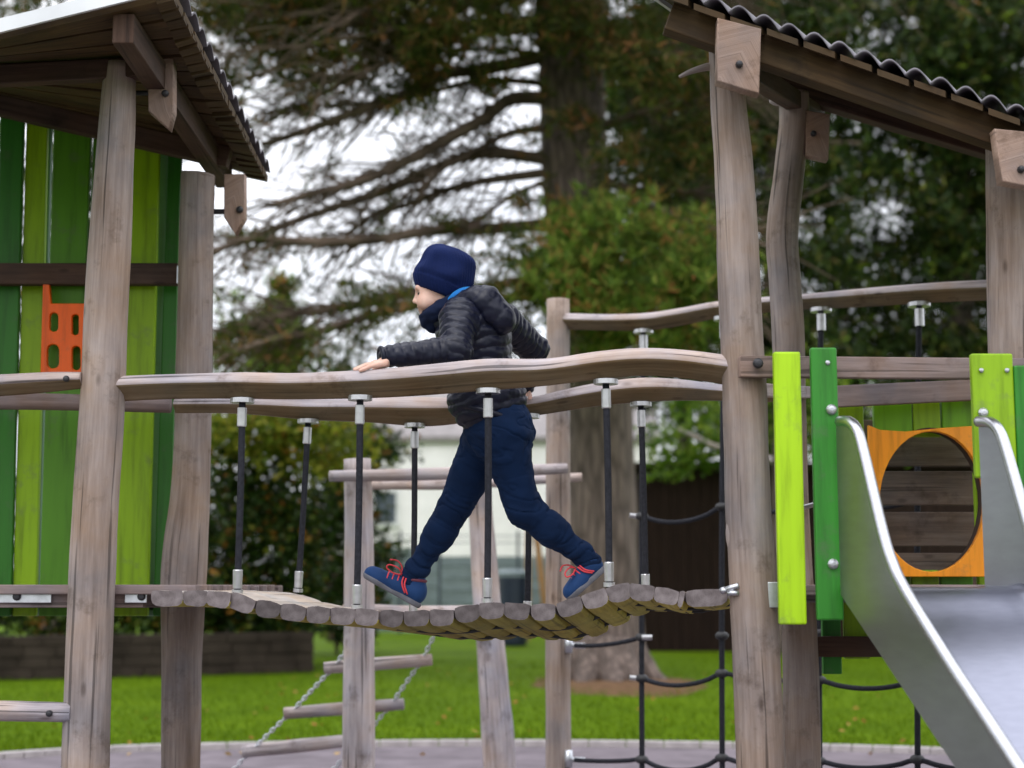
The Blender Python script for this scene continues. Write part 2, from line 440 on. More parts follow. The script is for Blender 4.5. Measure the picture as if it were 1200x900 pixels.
M['mulch'] = plain_mat('needle_litter', (.13, .075, .04), .95, 0, .4, 14, .6, spec=.1)
M['stone'] = plain_mat('dark_stone_wall', (.036, .028, .022), .95, 0, .35, 3, .5, spec=.1)
M['render'] = plain_mat('white_render', (.92, .90, .90), .85, 0, .06, 2)
M['tile'] = plain_mat('grey_roof_tile', (.24, .22, .22), .8, 0, .2, 4)
M['glass'] = plain_mat('window_glass', (.06, .08, .10), .08, 0, .1, 2)
M['whiteframe'] = plain_mat('white_frame', (.75, .76, .77), .5)
M['shed'] = plain_mat('dark_brown_cladding', (.020, .011, .008), .85, 0, .35, 7, .3, stretch=(4, 4, .4), spec=.15)
M['greyfence'] = plain_mat('grey_blue_fence', (.20, .25, .27), .5, 0, .15, 3)
M['bin'] = plain_mat('navy_plastic', (.02, .03, .055), .4)
M['orangewood'] = wood_mat('orange_timber', (.32, .16, .06), (.46, .25, .10), (.56, .34, .16), .6, crack=.1)

# ------------------------------------------------------------------ ground and sky
YF = lambda x: 5.25 - 0.2 * (x - 110) / 760.0          # front rail / front plank ends
YB = lambda x: 6.02 - 0.17 * (x - 110) / 760.0         # back rail / back plank ends

lawn = MB()
S = 400
lawn.v += [Vector((-S, -S, -.02)), Vector((S, -S, -.02)), Vector((S, S, -.02)), Vector((-S, S, -.02))]
lawn.face((0, 1, 2, 3))
tag(lawn.build('lawn', M['lawn']), kind='structure')

edge_px = [(-300, 912), (-100, 893), (0, 886), (130, 878), (300, 873.5), (480, 871), (650, 871), (860, 873.5), (1000, 877), (1120, 881), (1300, 890), (1500, 905)]
edge = [Vector(p) for p in catmull([tuple(G(x, y + 4)) for x, y in edge_px], 5)]
pv = MB()
n = len(edge)
pv.v += edge + [Vector((e.x * 1.5, -8, 0)) for e in edge]
for i in range(n - 1): pv.face((i, n + i, n + i + 1, i + 1))
tag(pv.build('pavement', M['pave']), kind='structure')
kb = MB()
pr = [tuple(e + Vector((0, .04, .005))) for e in edge]
for i in range(n - 1):
    a, b = Vector(pr[i]), Vector(pr[i + 1])
    d = (b - a).normalized()
    beam(kb, a + d * .003, b - d * .003, .09, .08)
tag(kb.build('kerb_edging', M['kerb'], bevel=.006), kind='structure')

# ------------------------------------------------------------------ world and sun
SUN_EL, SUN_AZ = radians(52), radians(200)
w = bpy.data.worlds.new('World'); scene.world = w; w.use_nodes = True
nt = w.node_tree
bg = nt.nodes['Background']
sky = nt.nodes.new('ShaderNodeTexSky'); sky.sky_type = 'NISHITA'; sky.sun_disc = False
sky.sun_elevation = SUN_EL; sky.sun_rotation = SUN_AZ; sky.air_density = 1.0; sky.dust_density = 2.0
tc = nt.nodes.new('ShaderNodeTexCoord')
cn = nt.nodes.new('ShaderNodeTexNoise'); cn.inputs['Scale'].default_value = 2.2; cn.inputs['Detail'].default_value = 6
nt.links.new(tc.outputs['Generated'], cn.inputs['Vector'])
cr = nt.nodes.new('ShaderNodeValToRGB')
cr.color_ramp.elements[0].position = .25; cr.color_ramp.elements[0].color = (9.5, 9.8, 10.6, 1)
cr.color_ramp.elements[1].position = .75; cr.color_ramp.elements[1].color = (13.5, 13.5, 13.9, 1)
nt.links.new(cn.outputs[0], cr.inputs[0])
mx = nt.nodes.new('ShaderNodeMix'); mx.data_type = 'RGBA'; mx.inputs[0].default_value = .82
# overcast sky: the zenith is about three times as bright as the horizon
sx = nt.nodes.new('ShaderNodeSeparateXYZ'); nt.links.new(tc.outputs['Generated'], sx.inputs[0])
mr = nt.nodes.new('ShaderNodeMapRange'); mr.inputs['To Min'].default_value = .95; mr.inputs['To Max'].default_value = 2.3
nt.links.new(sx.outputs['Z'], mr.inputs[0])
vm = nt.nodes.new('ShaderNodeVectorMath'); vm.operation = 'SCALE'
nt.links.new(cr.outputs[0], vm.inputs[0]); nt.links.new(mr.outputs[0], vm.inputs['Scale'])
nt.links.new(sky.outputs[0], mx.inputs[6]); nt.links.new(vm.outputs[0], mx.inputs[7])
nt.links.new(mx.outputs[2], bg.inputs[0]); bg.inputs[1].default_value = .12

sd = bpy.data.lights.new('sun', 'SUN'); sd.energy = 1.0; sd.angle = radians(25); sd.color = (1, .97, .93)
so = bpy.data.objects.new('sun', sd); COL.objects.link(so)
# sky sun_rotation: clockwise from +Y seen from above
sdir = Vector((sin(SUN_AZ) * cos(SUN_EL), cos(SUN_AZ) * cos(SUN_EL), sin(SUN_EL)))
so.rotation_euler = sdir.to_track_quat('Z', 'Y').to_euler()

# ------------------------------------------------------------------ camera
cd = bpy.data.cameras.new('camera'); cd.sensor_width = 36; cd.lens = F / 1200 * 36; cd.clip_end = 2000; cd.clip_start = .05
co = bpy.data.objects.new('camera', cd); COL.objects.link(co)
co.location = (0, 0, CAMZ); co.rotation_euler = (pi / 2 + PITCH, 0, 0)
cd.dof.use_dof = True; cd.dof.focus_distance = 5.45; cd.dof.aperture_fstop = 1.8; cd.dof.aperture_blades = 9
scene.camera = co

# ==================================================================== LEFT TOWER
def patch(c00, c10, c11, c01):
    def f(u, v, off=0.0):
        a = c00.lerp(c10, u); b = c01.lerp(c11, u)
        p = a.lerp(b, v)
        return p + Vector((0, 0, off))
    return f

def roof_boards(mb, f, nb, along, thick=.022, gap=.012, sub=8):
    """boards on a warped roof; along = 'u' boards run along u"""
    for i in range(nb):
        t0, t1 = i / nb + gap / 2, (i + 1) / nb - gap / 2
        dz = rng.uniform(-.004, .004)
        v0 = len(mb.v); off = rng.random() * 9
        for k in range(sub + 1):
            s = k / sub
            for t in (t0, t1):
                for z in (0, thick):
                    mb.v.append(f(s, t, z + dz) if along == 'u' else f(t, s, z + dz))
        for k in range(sub):
            a = v0 + k * 4; b = a + 4
            g0, g1 = k / sub * 2.0 + off, (k + 1) / sub * 2.0 + off
            for (p, q, ww) in ((0, 2, .12), (3, 1, .12), (2, 3, .02), (1, 0, .02)):
                mb.face((a + p, a + q, b + q, b + p), [(off, g0), (off + ww, g0), (off + ww, g1), (off, g1)])
        mb.face((v0, v0 + 1, v0 + 3, v0 + 2)); e = v0 + sub * 4; mb.face((e, e + 2, e + 3, e + 1))

def roof_sheet(mb, f, waves, along, amp=.022, lift=.05, thick=.008, sub=6):
    """corrugated sheet; ridges run along 'u' or 'v'"""
    nn = waves * 10
    for layer in (0, 1):
        base = len(mb.v)
        for i in range(nn + 1):
            t = i / nn
            z = lift + amp * abs(sin(pi * t * waves)) * 1.6 + layer * thick
            for k in range(sub + 1):
                s = k / sub
                mb.v.append(f(s, t, z) if along == 'u' else f(t, s, z))
        if layer == 0: b0 = base
        else: b1 = base
    w_ = sub + 1
    for base, flip in ((b0, 1), (b1, 0)):
        for i in range(nn):
            for k in range(sub):
                q = (base + i * w_ + k, base + i * w_ + k + 1, base + (i + 1) * w_ + k + 1, base + (i + 1) * w_ + k)
                mb.face(q[::-1] if flip else q)
    for i in range(nn):
        for k in (0, sub):
            q = (b0 + i * w_ + k, b1 + i * w_ + k, b1 + (i + 1) * w_ + k, b0 + (i + 1) * w_ + k)
            mb.face(q if k == 0 else q[::-1])
    for k in range(sub):
        for i in (0, nn):
            q = (b0 + i * w_ + k, b0 + i * w_ + k + 1, b1 + i * w_ + k + 1, b1 + i * w_ + k)
            mb.face(q)

LT = thing('play_tower', 'grey log play tower with striped green board wall and orange holed panel', 'play tower', (-1.4, 5.8, 0), 'wooden play towers')
def part(name, mats, parent, fn, **kw):
    mb = MB(); fn(mb)
    return mb.build(name, mats, parent, **kw)

part('post', M['post'], LT, lambda m: px_loft(m, [(99, 1110, 29), (100, 900, 27), (105, 750, 27), (112, 600, 26), (120, 470, 26), (128, 300, 25), (136, 160, 22), (141, 76, 19)], 5.25, rough=.05, seed=1.3, segs=28), smooth=True)
part('post', M['post'], LT, lambda m: px_loft(m, [(211, 1040, 22), (212, 900, 22), (213, 780, 23), (215, 695, 26), (218, 640, 26), (224, 560, 22), (228, 400, 21), (231, 230, 20), (232, 205, 20)], 6.25, rough=.06, seed=2.7, segs=28), smooth=True)
part('post', M['post'], LT, lambda m: px_loft(m, [(-330, 1100, 28), (-310, 500, 26), (-290, 100, 24)], 5.5, rough=.05, seed=3.3, segs=20), smooth=True)
part('post', M['post'], LT, lambda m: px_loft(m, [(-215, 1030, 24), (-205, 500, 22), (-195, 110, 22)], 6.6, rough=.05, seed=4.1, segs=20), smooth=True)
# wall boards, and pale strips painted as their lit side edges (top, bottom pixel columns)
for (xt0, xt1, xb0, xb1, mt, Yw) in [(-70, -38, -86, -52, 'limedark', 6.5), (-32, -4, -48, -16, 'midgreen', 6.52), (0, 28, -13, 12, 'forest', 6.5), (31, 56, 14, 42, 'limedark', 6.52), (57, 61, 40, 44, 'litedge', 6.56), (187, 199, 171, 181, 'litedge', 6.58), (63, 107, 45, 85, 'dkgreen', 6.5),
                                     (110, 148, 90, 126, 'midgreen', 6.52), (153, 188, 130, 173, 'limedark', 6.5), (198, 214, 179, 197, 'forest', 6.55)]:
    def fb(m):
        a, b = P(xt0, 130, Yw), P(xt1, 130, Yw); c, d = P(xb0, 722, Yw), P(xb1, 722, Yw)
        i = len(m.v); T = Vector((0, .03, 0))
        m.v += [a, b, d, c, a + T, b + T, d + T, c + T]
        for q in ((0, 3, 2, 1), (4, 5, 6, 7), (0, 1, 5, 4), (1, 2, 6, 5), (2, 3, 7, 6), (3, 0, 4, 7)): m.face([i + k for k in q])
    part('wall_board', M[mt], LT, fb, bevel=.006)
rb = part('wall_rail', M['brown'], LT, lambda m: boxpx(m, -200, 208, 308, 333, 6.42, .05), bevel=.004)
part('bracket', M['galv'], rb, lambda m: boxpx(m, 207, 216, 311, 332, 6.38, .05), bevel=.003)
part('wall_rail', M['brown'], LT, lambda m: boxpx(m, -200, 208, 700, 716, 6.58, .05), bevel=.004)

# orange panel with four slots
def rrect(cx, cy, w_, h_, r_, n_=5):
    out = []
    for (sx, sy, a0) in ((1, 1, 0), (-1, 1, 90), (-1, -1, 180), (1, -1, 270)):
        for k in range(n_ + 1):
            a = radians(a0 + 90 * k / n_)
            out.append((cx + sx * (w_ / 2 - r_) + r_ * cos(a), cy + sy * (h_ / 2 - r_) + r_ * sin(a)))
    return out
def px_plate(name, outer, holes, Y, thick, mat, parent, bevel=.003):
    """plate given in pixels facing the camera at depth Y"""
    o0 = P(600, 450, Y)
    cv = lambda pts: [((P(x, y, Y).x - o0.x), (P(x, y, Y).z - o0.z)) for x, y in pts]
    mtx = Matrix.Translation(o0) @ Matrix.Rotation(pi / 2, 4, 'X')
    return plate(name, cv(outer), [cv(h) for h in holes], thick, mat, parent, mtx, bevel)
px_plate('orange_panel', [(49, 440), (52, 333), (58, 333), (60, 357), (118, 357), (118, 440)],
         [rrect(64, 378, 12, 24, 5.8), rrect(63, 418, 16, 30, 7.5), rrect(89, 381, 10, 26, 4.8), rrect(90, 420, 12, 30, 5.8)], 6.44, .02, M['orange'], LT)

# platform
def lplat(m):
    for i in range(10):
        Ya = 5.28 + i * .128
        z = 1.197 + rng.uniform(-.003, .003)
        x0, x1 = -2.3, P(231, 686, 5.3).x + .04 * i * .3
        box(m, ((x0 + x1) / 2, Ya + .062, z - .016), ((x1 - x0) / 2, 0, 0), (0, .058, 0), (0, 0, .016))
part('platform', M['board'], LT, lplat, bevel=.004)
part('joist', M['board'], LT, lambda m: boxpx(m, -300, 168, 692.5, 712, 5.32, .05), bevel=.003)
part('joist', M['board'], LT, lambda m: boxpx(m, -300, 210, 692.5, 712, 6.40, .05), bevel=.003)
for (x0, x1, bx) in ((-60, 60, 20), (146, 172, 166)):
    pb = part('bracket', M['galv'], LT, lambda m: boxpx(m, x0, x1, 692, 706.5, 5.305, .008), bevel=.002)
    part('bolt', M['bolt'], pb, lambda m: disc_bolt(m, P(bx, 699, 5.305), (0, -1, 0), .014, .012))
# roof
fL = patch(P(-250, 106, 4.75), P(203, -6, 4.75), P(314, 212, 6.75), P(-250, 44, 6.75))
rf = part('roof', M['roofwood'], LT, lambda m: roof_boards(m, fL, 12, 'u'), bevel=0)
part('roof_sheet', M['roofsheet'], rf, lambda m: roof_sheet(m, lambda u, v, z=0: fL(u * 1.004, v, z), 15, 'u', amp=.02, lift=.04))
def fl_edge(m):
    beam(m, fL(0, 0, .03) + Vector((0, -.02, 0)), fL(.985, 0, .03) + Vector((0, -.02, 0)), .012, .045)
part('edge_flashing', M['flash'], rf, fl_edge)
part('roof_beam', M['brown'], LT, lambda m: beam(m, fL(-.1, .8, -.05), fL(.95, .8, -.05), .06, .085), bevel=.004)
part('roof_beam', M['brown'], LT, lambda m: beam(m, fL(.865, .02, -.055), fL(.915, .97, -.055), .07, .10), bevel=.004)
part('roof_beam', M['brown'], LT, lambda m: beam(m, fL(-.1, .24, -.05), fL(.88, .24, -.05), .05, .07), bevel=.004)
def batten(m):
    for i in range(26):
        v0, v1 = i / 26 + .004, (i + 1) / 26 - .004
        a, b = fL(.955, v0, -.012 + rng.uniform(-.008, .006)), fL(.955, v1, -.012 + rng.uniform(-.008, .006))
        c, d = fL(1.0, v0, -.006), fL(1.0, v1, -.006)
        mid = (a + b + c + d) / 4
        box(m, mid, (c - a) / 2, (b - a) / 2, (0, 0, .008), 0, 0)
part('eave_battens', M['roofwood'], rf, batten)
# pointed clamp blocks with bolts
def pent_block(name, x0, x1, y0, y1, tipy, Y, thick, parent, bolt, tipx=None, mat='block'):
    tipx = (x0 + x1) / 2 if tipx is None else tipx
    o = px_plate(name, [(x0, y0), (x1, y0), (x1, y1), (tipx, tipy), (x0, y1)], [], Y, thick, M[mat], parent, .004)
    part('bolt', M['bolt'], o, lambda m: disc_bolt(m, P(bolt[0], bolt[1], Y - thick / 2 - .004), (0, -1, 0), R(4.2, Y), .02))
    return o
pent_block('clamp_block', 177, 204, 72, 132, 151, 5.30, .05, LT, (194, 110), 199)
pent_block('clamp_block', 265, 287, 207, 256, 274, 6.30, .05, LT, (281, 246), 277)
part('bolt', M['bolt'], LT, lambda m: cyl(m, P(158, 109, 5.33), P(180, 109, 5.33), .009))
part('bolt', M['bolt'], LT, lambda m: cyl(m, P(248, 248, 6.3), P(268, 248, 6.3), .011))
# logs on the tower
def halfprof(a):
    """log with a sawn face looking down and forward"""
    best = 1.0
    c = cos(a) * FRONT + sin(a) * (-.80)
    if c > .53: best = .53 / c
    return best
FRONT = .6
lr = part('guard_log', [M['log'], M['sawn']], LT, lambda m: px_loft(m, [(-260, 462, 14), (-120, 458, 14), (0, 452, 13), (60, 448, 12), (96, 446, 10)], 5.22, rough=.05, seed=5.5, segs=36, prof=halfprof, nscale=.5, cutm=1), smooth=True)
part('bolt', M['bolt'], lr, lambda m: disc_bolt(m, P(78, 444, 5.17), (0, -1, 0), .011, .014))
part('guard_log', M['board'], LT, lambda m: px_loft(m, [(-260, 472, 10), (0, 470, 10), (200, 475, 9)], 6.1, rough=.05, seed=6.5, segs=20, nscale=.5), smooth=True)
sl = part('step_log', M['log'], LT, lambda m: px_loft(m, [(-200, 830, 12), (-60, 832, 12), (84, 835, 11)], 5.2, rough=.04, seed=7.5, segs=20, nscale=.5), smooth=True)
part('bolt', M['bolt'], sl, lambda m: disc_bolt(m, P(58, 836, 5.165), (0, -1, 0), .011, .014))

# ==================================================================== RIGHT TOWER
RT = thing('play_tower', 'grey log play tower with corrugated roof and amber round-hole panel behind the slide', 'play tower', (1.3, 5.5, 0), 'wooden play towers')
def rf_post(m):
    px_loft(m, [(896, 1115, 30), (893, 900, 28), (886, 760, 28), (879, 640, 27), (876, 600, 27), (874, 500, 26), (868, 380, 25), (861, 220, 24), (853, 110, 21), (848, 28, 19)], 5.05, rough=.08, seed=11.2, segs=30)
part('post', M['post'], RT, rf_post, smooth=True)
part('knot', M['post'], RT, lambda m: ellipsoid(m, P(861, 625, 5.04), (.03, .03, .075)), smooth=True)
part('branch_stub', M['post'], RT, lambda m: px_loft(m, [(845, 80, 6), (832, 78, 5), (812, 83, 3.5), (796, 90, 2)], 5.06, rough=.05, seed=9.0), smooth=True)
part('post', M['post'], RT, lambda m: px_loft(m, [(942, 1060, 23), (940, 900, 22), (938, 760, 21), (930, 640, 20), (926, 500, 19), (924, 400, 19), (920, 330, 19), (917, 275, 19), (924, 205, 18), (930, 150, 18), (930, 110, 18)], 5.95, rough=.06, seed=12.4, segs=28), smooth=True)
part('branch_stub', M['log'], RT, lambda m: px_loft(m, [(922, 117, 9), (907, 118, 6), (902, 119, 2)], 5.93, rough=.15, seed=19.0), smooth=True)
part('post', M['post'], RT, lambda m: px_loft(m, [(1200, 1100, 32), (1196, 900, 31), (1192, 600, 30), (1187, 300, 30), (1184, 170, 29), (1184, 156, 29)], 5.2, rough=.05, seed=13.6, segs=26), smooth=True)
part('post', M['post'], RT, lambda m: px_loft(m, [(1290, 1050, 22), (1285, 600, 22), (1280, 190, 20)], 6.2, rough=.05, seed=14.6, segs=20), smooth=True)
# roof
fR = patch(P(767, -6, 4.82), P(1330, 194, 4.82), P(1330, 216, 6.75), P(902, 92, 6.75))
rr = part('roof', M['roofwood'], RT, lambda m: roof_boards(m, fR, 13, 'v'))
part('roof_sheet', M['roofsheet'], rr, lambda m: roof_sheet(m, lambda u, v, z=0: fR(u, v * 1.01 - .005, z), 19, 'v', amp=.021, lift=.026), smooth=True)
part('edge_flashing', M['flash'], rr, lambda m: beam(m, fR(0, 0, .02) + Vector((-.012, 0, 0)), fR(0, .9, .02) + Vector((-.012, 0, 0)), .012, .05))
part('roof_beam', M['roofwood'], RT, lambda m: beam(m, fR(.012, .05, -.055), fR(1, .05, -.055), .07, .10), bevel=.004)
part('roof_beam', M['brown'], RT, lambda m: beam(m, fR(.05, .80, -.05), fR(1, .80, -.05), .07, .085), bevel=.004)
part('roof_beam', M['brown'], RT, lambda m: beam(m, fR(.16, .04, -.13), fR(.16, .86, -.13), .06, .07), bevel=.004)
def pl(m): pass
def clampR(outer, Y, bolt, brx=4.5):
    o = px_plate('clamp_block', outer, [], Y, .05, M['block'], RT, .004)
    part('bolt', M['bolt'], o, lambda m: disc_bolt(m, P(bolt[0], bolt[1], Y - .029), (0, -1, 0), R(brx, Y), .02))
clampR([(841, 26), (889, 38), (887, 111), (840, 97)], 4.845, (866, 76))
clampR([(944, 133), (970, 137), (968, 188), (944, 183)], 5.93, (953, 157), 3.6)
clampR([(1164, 155), (1216, 160), (1216, 222), (1172, 214)], 4.845, (1196, 199))
# guard boards
gb = part('guard_board', M['board'], RT, lambda m: beam(m, P(866, 430, 4.955), P(1240, 433, 5.05), .035, R(25, 5)), bevel=.004)
part('bolt', M['bolt'], gb, lambda m: disc_bolt(m, P(888, 426, 4.93), (0, -1, 0), .017, .02))
part('guard_board', M['board'], RT, lambda m: beam(m, P(955, 466, 5.92), P(1290, 450, 6.1), .04, R(25, 5.95)), bevel=.004)
part('guard_board', M['log'], RT, lambda m: beam(m, P(884, 457, 5.16), P(944, 460, 5.9), .05, .045), bevel=.004)
# front painted boards
def pboard(x0, x1, y0, y1, Y, mt, xs=0):
    o = part('painted_board', M[mt], RT, lambda m: boxpx(m, x0, x1, y0, y1, Y, .03, lean=xs), bevel=.006)
    return o
pboard(910, 942, 412, 732, 4.89, 'limeb')
pg = pboard(954, 985, 407, 727, 4.89, 'green')
pr_ = pboard(1141, 1190, 414, 560, 4.895, 'lime')
pboard(1194, 1232, 428, 700, 4.89, 'green')
for (bx, by, o_) in ((974, 480, pg), (976, 661, pg), (970, 425, pg), (1152, 484, pr_), (1150, 434, pr_), (1180, 434, pr_)):
    big = by in (480, 484, 661)
    part('bolt', M['steel'], o_, lambda m: disc_bolt(m, P(bx, by, 4.89), (0, -1, 0), .017 if big else .008, .014 if big else .006), smooth=False)
# back wall boards of the tower
for (x0, x1, y0, y1, mt) in ((986, 1016, 455, 772, 'lime'), (1024, 1069, 455, 512, 'lime2'), (1070, 1102, 455, 512, 'lime'), (1104, 1142, 455, 512, 'lime2'), (1144, 1180, 455, 772, 'lime'),
                             (1040, 1068, 668, 772, 'midgreen'), (1070, 1102, 668, 772, 'lime'), (1104, 1142, 668, 772, 'midgreen'), (962, 984, 560, 790, 'green')):
    part('wall_board', M[mt], RT, lambda m: boxpx(m, x0, x1, y0, y1, 6.12, .03), bevel=.005)
part('wall_rail', M['brown'], RT, lambda m: boxpx(m, 950, 1240, 746, 770, 6.05, .05), bevel=.004)
hole = [(1091 + 62 * cos(2 * pi * k / 40), 588 + 83 * sin(2 * pi * k / 40)) for k in range(40)]
op = px_plate('round_hole_panel', [(1018, 500), (1030, 505), (1060, 507), (1100, 503), (1130, 501), (1172, 499), (1172, 675), (1040, 675), (1018, 660)], [hole], 6.02, .025, M['amber'], RT)
# tube rim behind the hole
def tube_rim(m):
    i = len(m.v); nn = 40
    for Yt in (6.035, 6.11):
        for k in range(nn):
            m.v.append(P(1091 + 63 * cos(2 * pi * k / nn), 588 + 84 * sin(2 * pi * k / nn), 6.02) + Vector((0, Yt - 6.02, 0)))
    for k in range(nn):
        m.face((i + k, i + (k + 1) % nn, i + nn + (k + 1) % nn, i + nn + k))
o = part('tube_lining', M['brown'], op, tube_rim, smooth=True)
sm = o.modifiers.new('wall', 'SOLIDIFY'); sm.thickness = .012; sm.offset = 1
for (y0, y1) in ((492, 546), (552, 592), (600, 640), (648, 690)):
    part('back_plank', M['greybrown'], RT, lambda m: boxpx(m, 1000, 1200, y0, y1, 6.34, .03), bevel=.004)
# platform
def rplat(m):
    for i in range(10):
        Ya = 5.0 + i * .112
        z = 1.197 + rng.uniform(-.003, .003)
        x0 = P(872 + i * 4.0, 686, 5.05).x + .06; x1 = 2.35
        box(m, ((x0 + x1) / 2, Ya + .055, z - .016), ((x1 - x0) / 2, 0, 0), (0, .052, 0), (0, 0, .016))
part('platform', M['board'], RT, rplat, bevel=.004)
part('joist', M['board'], RT, lambda m: boxpx(m, 905, 1240, 692, 706, 5.06, .05), bevel=.003)
part('bracket', M['galv'], RT, lambda m: boxpx(m, 900, 920, 682, 712, 4.99, .01), bevel=.002)
part('bolt', M['steel'], RT, lambda m: cyl(m, P(943, 594, 5.0), P(956, 591, 4.95), .008))

# ==================================================================== SLIDE
SA = P(985, 690, 4.87); HD = Vector((.27, -.963, 0)).normalized(); WD = Vector((.963, .27, 0)).normalized()
def onplane(px, py):
    d = ray(px, py); o_ = Vector((0, 0, CAMZ))
    t = (SA - o_).dot(WD) / d.dot(WD)
    p = o_ + d * t
    return ((p - SA).dot(HD), p.z)
def tz(t, z, wv=0.0): return Vector((SA.x, SA.y, 0)) + HD * t + Vector((wv, 0, 0)) + Vector((0, 0, z))
rim2 = [onplane(*q) for q in ((984, 494), (996, 495), (1005, 506), (1012, 530), (1022, 572), (1035, 626), (1045, 658), (1060, 690), (1110, 772), (1165, 855))]
print('slide rim', [(round(a, 2), round(b, 2)) for a, b in rim2])
slope = (rim2[-1][1] - rim2[-2][1]) / (rim2[-1][0] - rim2[-2][0])
tend = rim2[-1][0] + (.42 - rim2[-1][1]) / slope
rim2 += [(tend, .42), (tend + .12, .37), (tend + .5, .36)]
bot2 = [onplane(985, 690), onplane(1125, 900)]
sb = (bot2[1][1] - bot2[0][1]) / (bot2[1][0] - bot2[0][0])
SW = .44
SL = thing('slide', 'stainless steel playground slide with tall curved sides below the tower', 'slide', tuple(tz(0, 0, SW / 2)))
rimc = catmull(rim2, 5)
def bed_z(t):
    zd = 1.19
    rz = np.interp(t, [a for a, b in rimc], [b for a, b in rimc])
    a_, b_ = zd, rz - .075; k_ = .28
    h_ = max(k_ - abs(a_ - b_), 0) / k_
    return min(a_, b_) - h_ * h_ * k_ * .25
def botz(t): return max(.16, min(1.19 - .02, bot2[0][1] + sb * t))
for wv, sgn in ((0, -1), (SW, 1)):
    def sp_(m):
        n_ = len(rimc); T = .012
        for (t, z) in rimc:
            zb = min(botz(t), z - .05)
            for k in (0, 1):
                m.v += [tz(t, z, wv + sgn * T * k), tz(t, zb, wv + sgn * T * k)]
        for i in range(n_ - 1):
            a = i * 4; b = a + 4
            m.face((a, a + 1, b + 1, b)); m.face((a + 2, b + 2, b + 3, a + 3)); m.face((a + 1, a + 3, b + 3, b + 1))
        m.face((0, 2, 3, 1)); e = (n_ - 1) * 4; m.face((e, e + 1, e + 3, e + 2))
    part('side_panel', M['slideside'], SL, sp_)
    part('rim', M['steel'], SL, lambda m: loft(m, [tuple(tz(t, z, wv)) + (.018,) for t, z in rimc], segs=14, sub=1), smooth=True)
def bed(m):
    ts = np.linspace(0.0, tend + .5, 70)
    prof = [(0, .05), (.012, .02), (.04, .004), (.08, 0), (SW - .08, 0), (SW - .04, .004), (SW - .012, .02), (SW, .05)]
    for t in ts:
        tt = max(t, rimc[0][0])
        for (wv, dz) in prof: m.v.append(tz(t, bed_z(tt) + dz * min(1.0, .08 + max(t - .15, 0) / .3), wv))
    k = len(prof)
    for i in range(len(ts) - 1):
        for j in range(k - 1):
            m.face((i * k + j, i * k + j + 1, (i + 1) * k + j + 1, (i + 1) * k + j), [(0, 0)] * 4)
o = part('bed', M['slide'], SL, bed, smooth=True)
sm = o.modifiers.new('sheet', 'SOLIDIFY'); sm.thickness = .004; sm.offset = 0
part('support_leg', M['galv'], SL, lambda m: (cyl(m, tz(tend + .2, 0, .06), tz(tend + .2, .27, .06), .024)), smooth=True)
part('support_leg', M['galv'], SL, lambda m: (cyl(m, tz(tend + .2, 0, SW - .06), tz(tend + .2, .27, SW - .06), .024)), smooth=True)

# ==================================================================== BRIDGE RAILS
FRONT = .62
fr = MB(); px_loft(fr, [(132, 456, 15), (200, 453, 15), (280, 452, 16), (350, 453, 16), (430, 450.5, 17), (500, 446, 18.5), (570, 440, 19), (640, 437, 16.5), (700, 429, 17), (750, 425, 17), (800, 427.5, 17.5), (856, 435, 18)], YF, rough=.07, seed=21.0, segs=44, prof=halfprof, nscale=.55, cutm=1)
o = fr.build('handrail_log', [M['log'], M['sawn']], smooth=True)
tag(o, 'thick wavy grey handrail log nearest the camera, under the boy\'s bare hand', 'handrail', 'bridge handrail logs')
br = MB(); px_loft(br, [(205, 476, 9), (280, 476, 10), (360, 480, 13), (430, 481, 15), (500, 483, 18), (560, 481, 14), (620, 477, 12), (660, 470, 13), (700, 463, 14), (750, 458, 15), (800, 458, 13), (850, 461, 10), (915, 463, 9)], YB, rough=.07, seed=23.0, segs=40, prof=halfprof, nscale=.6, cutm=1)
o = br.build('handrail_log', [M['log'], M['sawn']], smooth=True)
tag(o, 'farther grey handrail log of the plank bridge, running behind the boy', 'handrail', 'bridge handrail logs')

# ==================================================================== BRIDGE
top_prof = [(165, 693), (215, 692), (268, 693), (300, 703), (345, 710), (400, 713), (440, 715), (490, 716.5), (530, 714), (560, 706.5), (600, 706), (640, 710), (668, 703), (700, 691), (735, 683), (775, 688), (805, 694), (830, 690), (858, 689)]
delta_prof = [(165, -2), (250, 2), (330, 3), (440, 12), (500, 18), (570, 26), (660, 27), (740, 16), (858, 4)]
def interp(pr, x): return float(np.interp(x, [a for a, b in pr], [b for a, b in pr]))
BR = thing('plank_bridge', 'sagging bridge of thick half-round planks hung on black ropes beneath the boy', 'bridge', tuple(P(520, 690, 5.6)))
SKEW = .13
def bridge_ends(x):
    """front and back top points of the deck at front pixel column x"""
    f_ = P(x, interp(top_prof, x), YF(x))
    yb = interp(top_prof, x) + interp(delta_prof, x)
    X = f_.x + SKEW
    Y = f_.y + .76
    xb = 600 + X / Y * F * cp
    b_ = P(600, yb, Y); b_.x = X
    return f_, b_
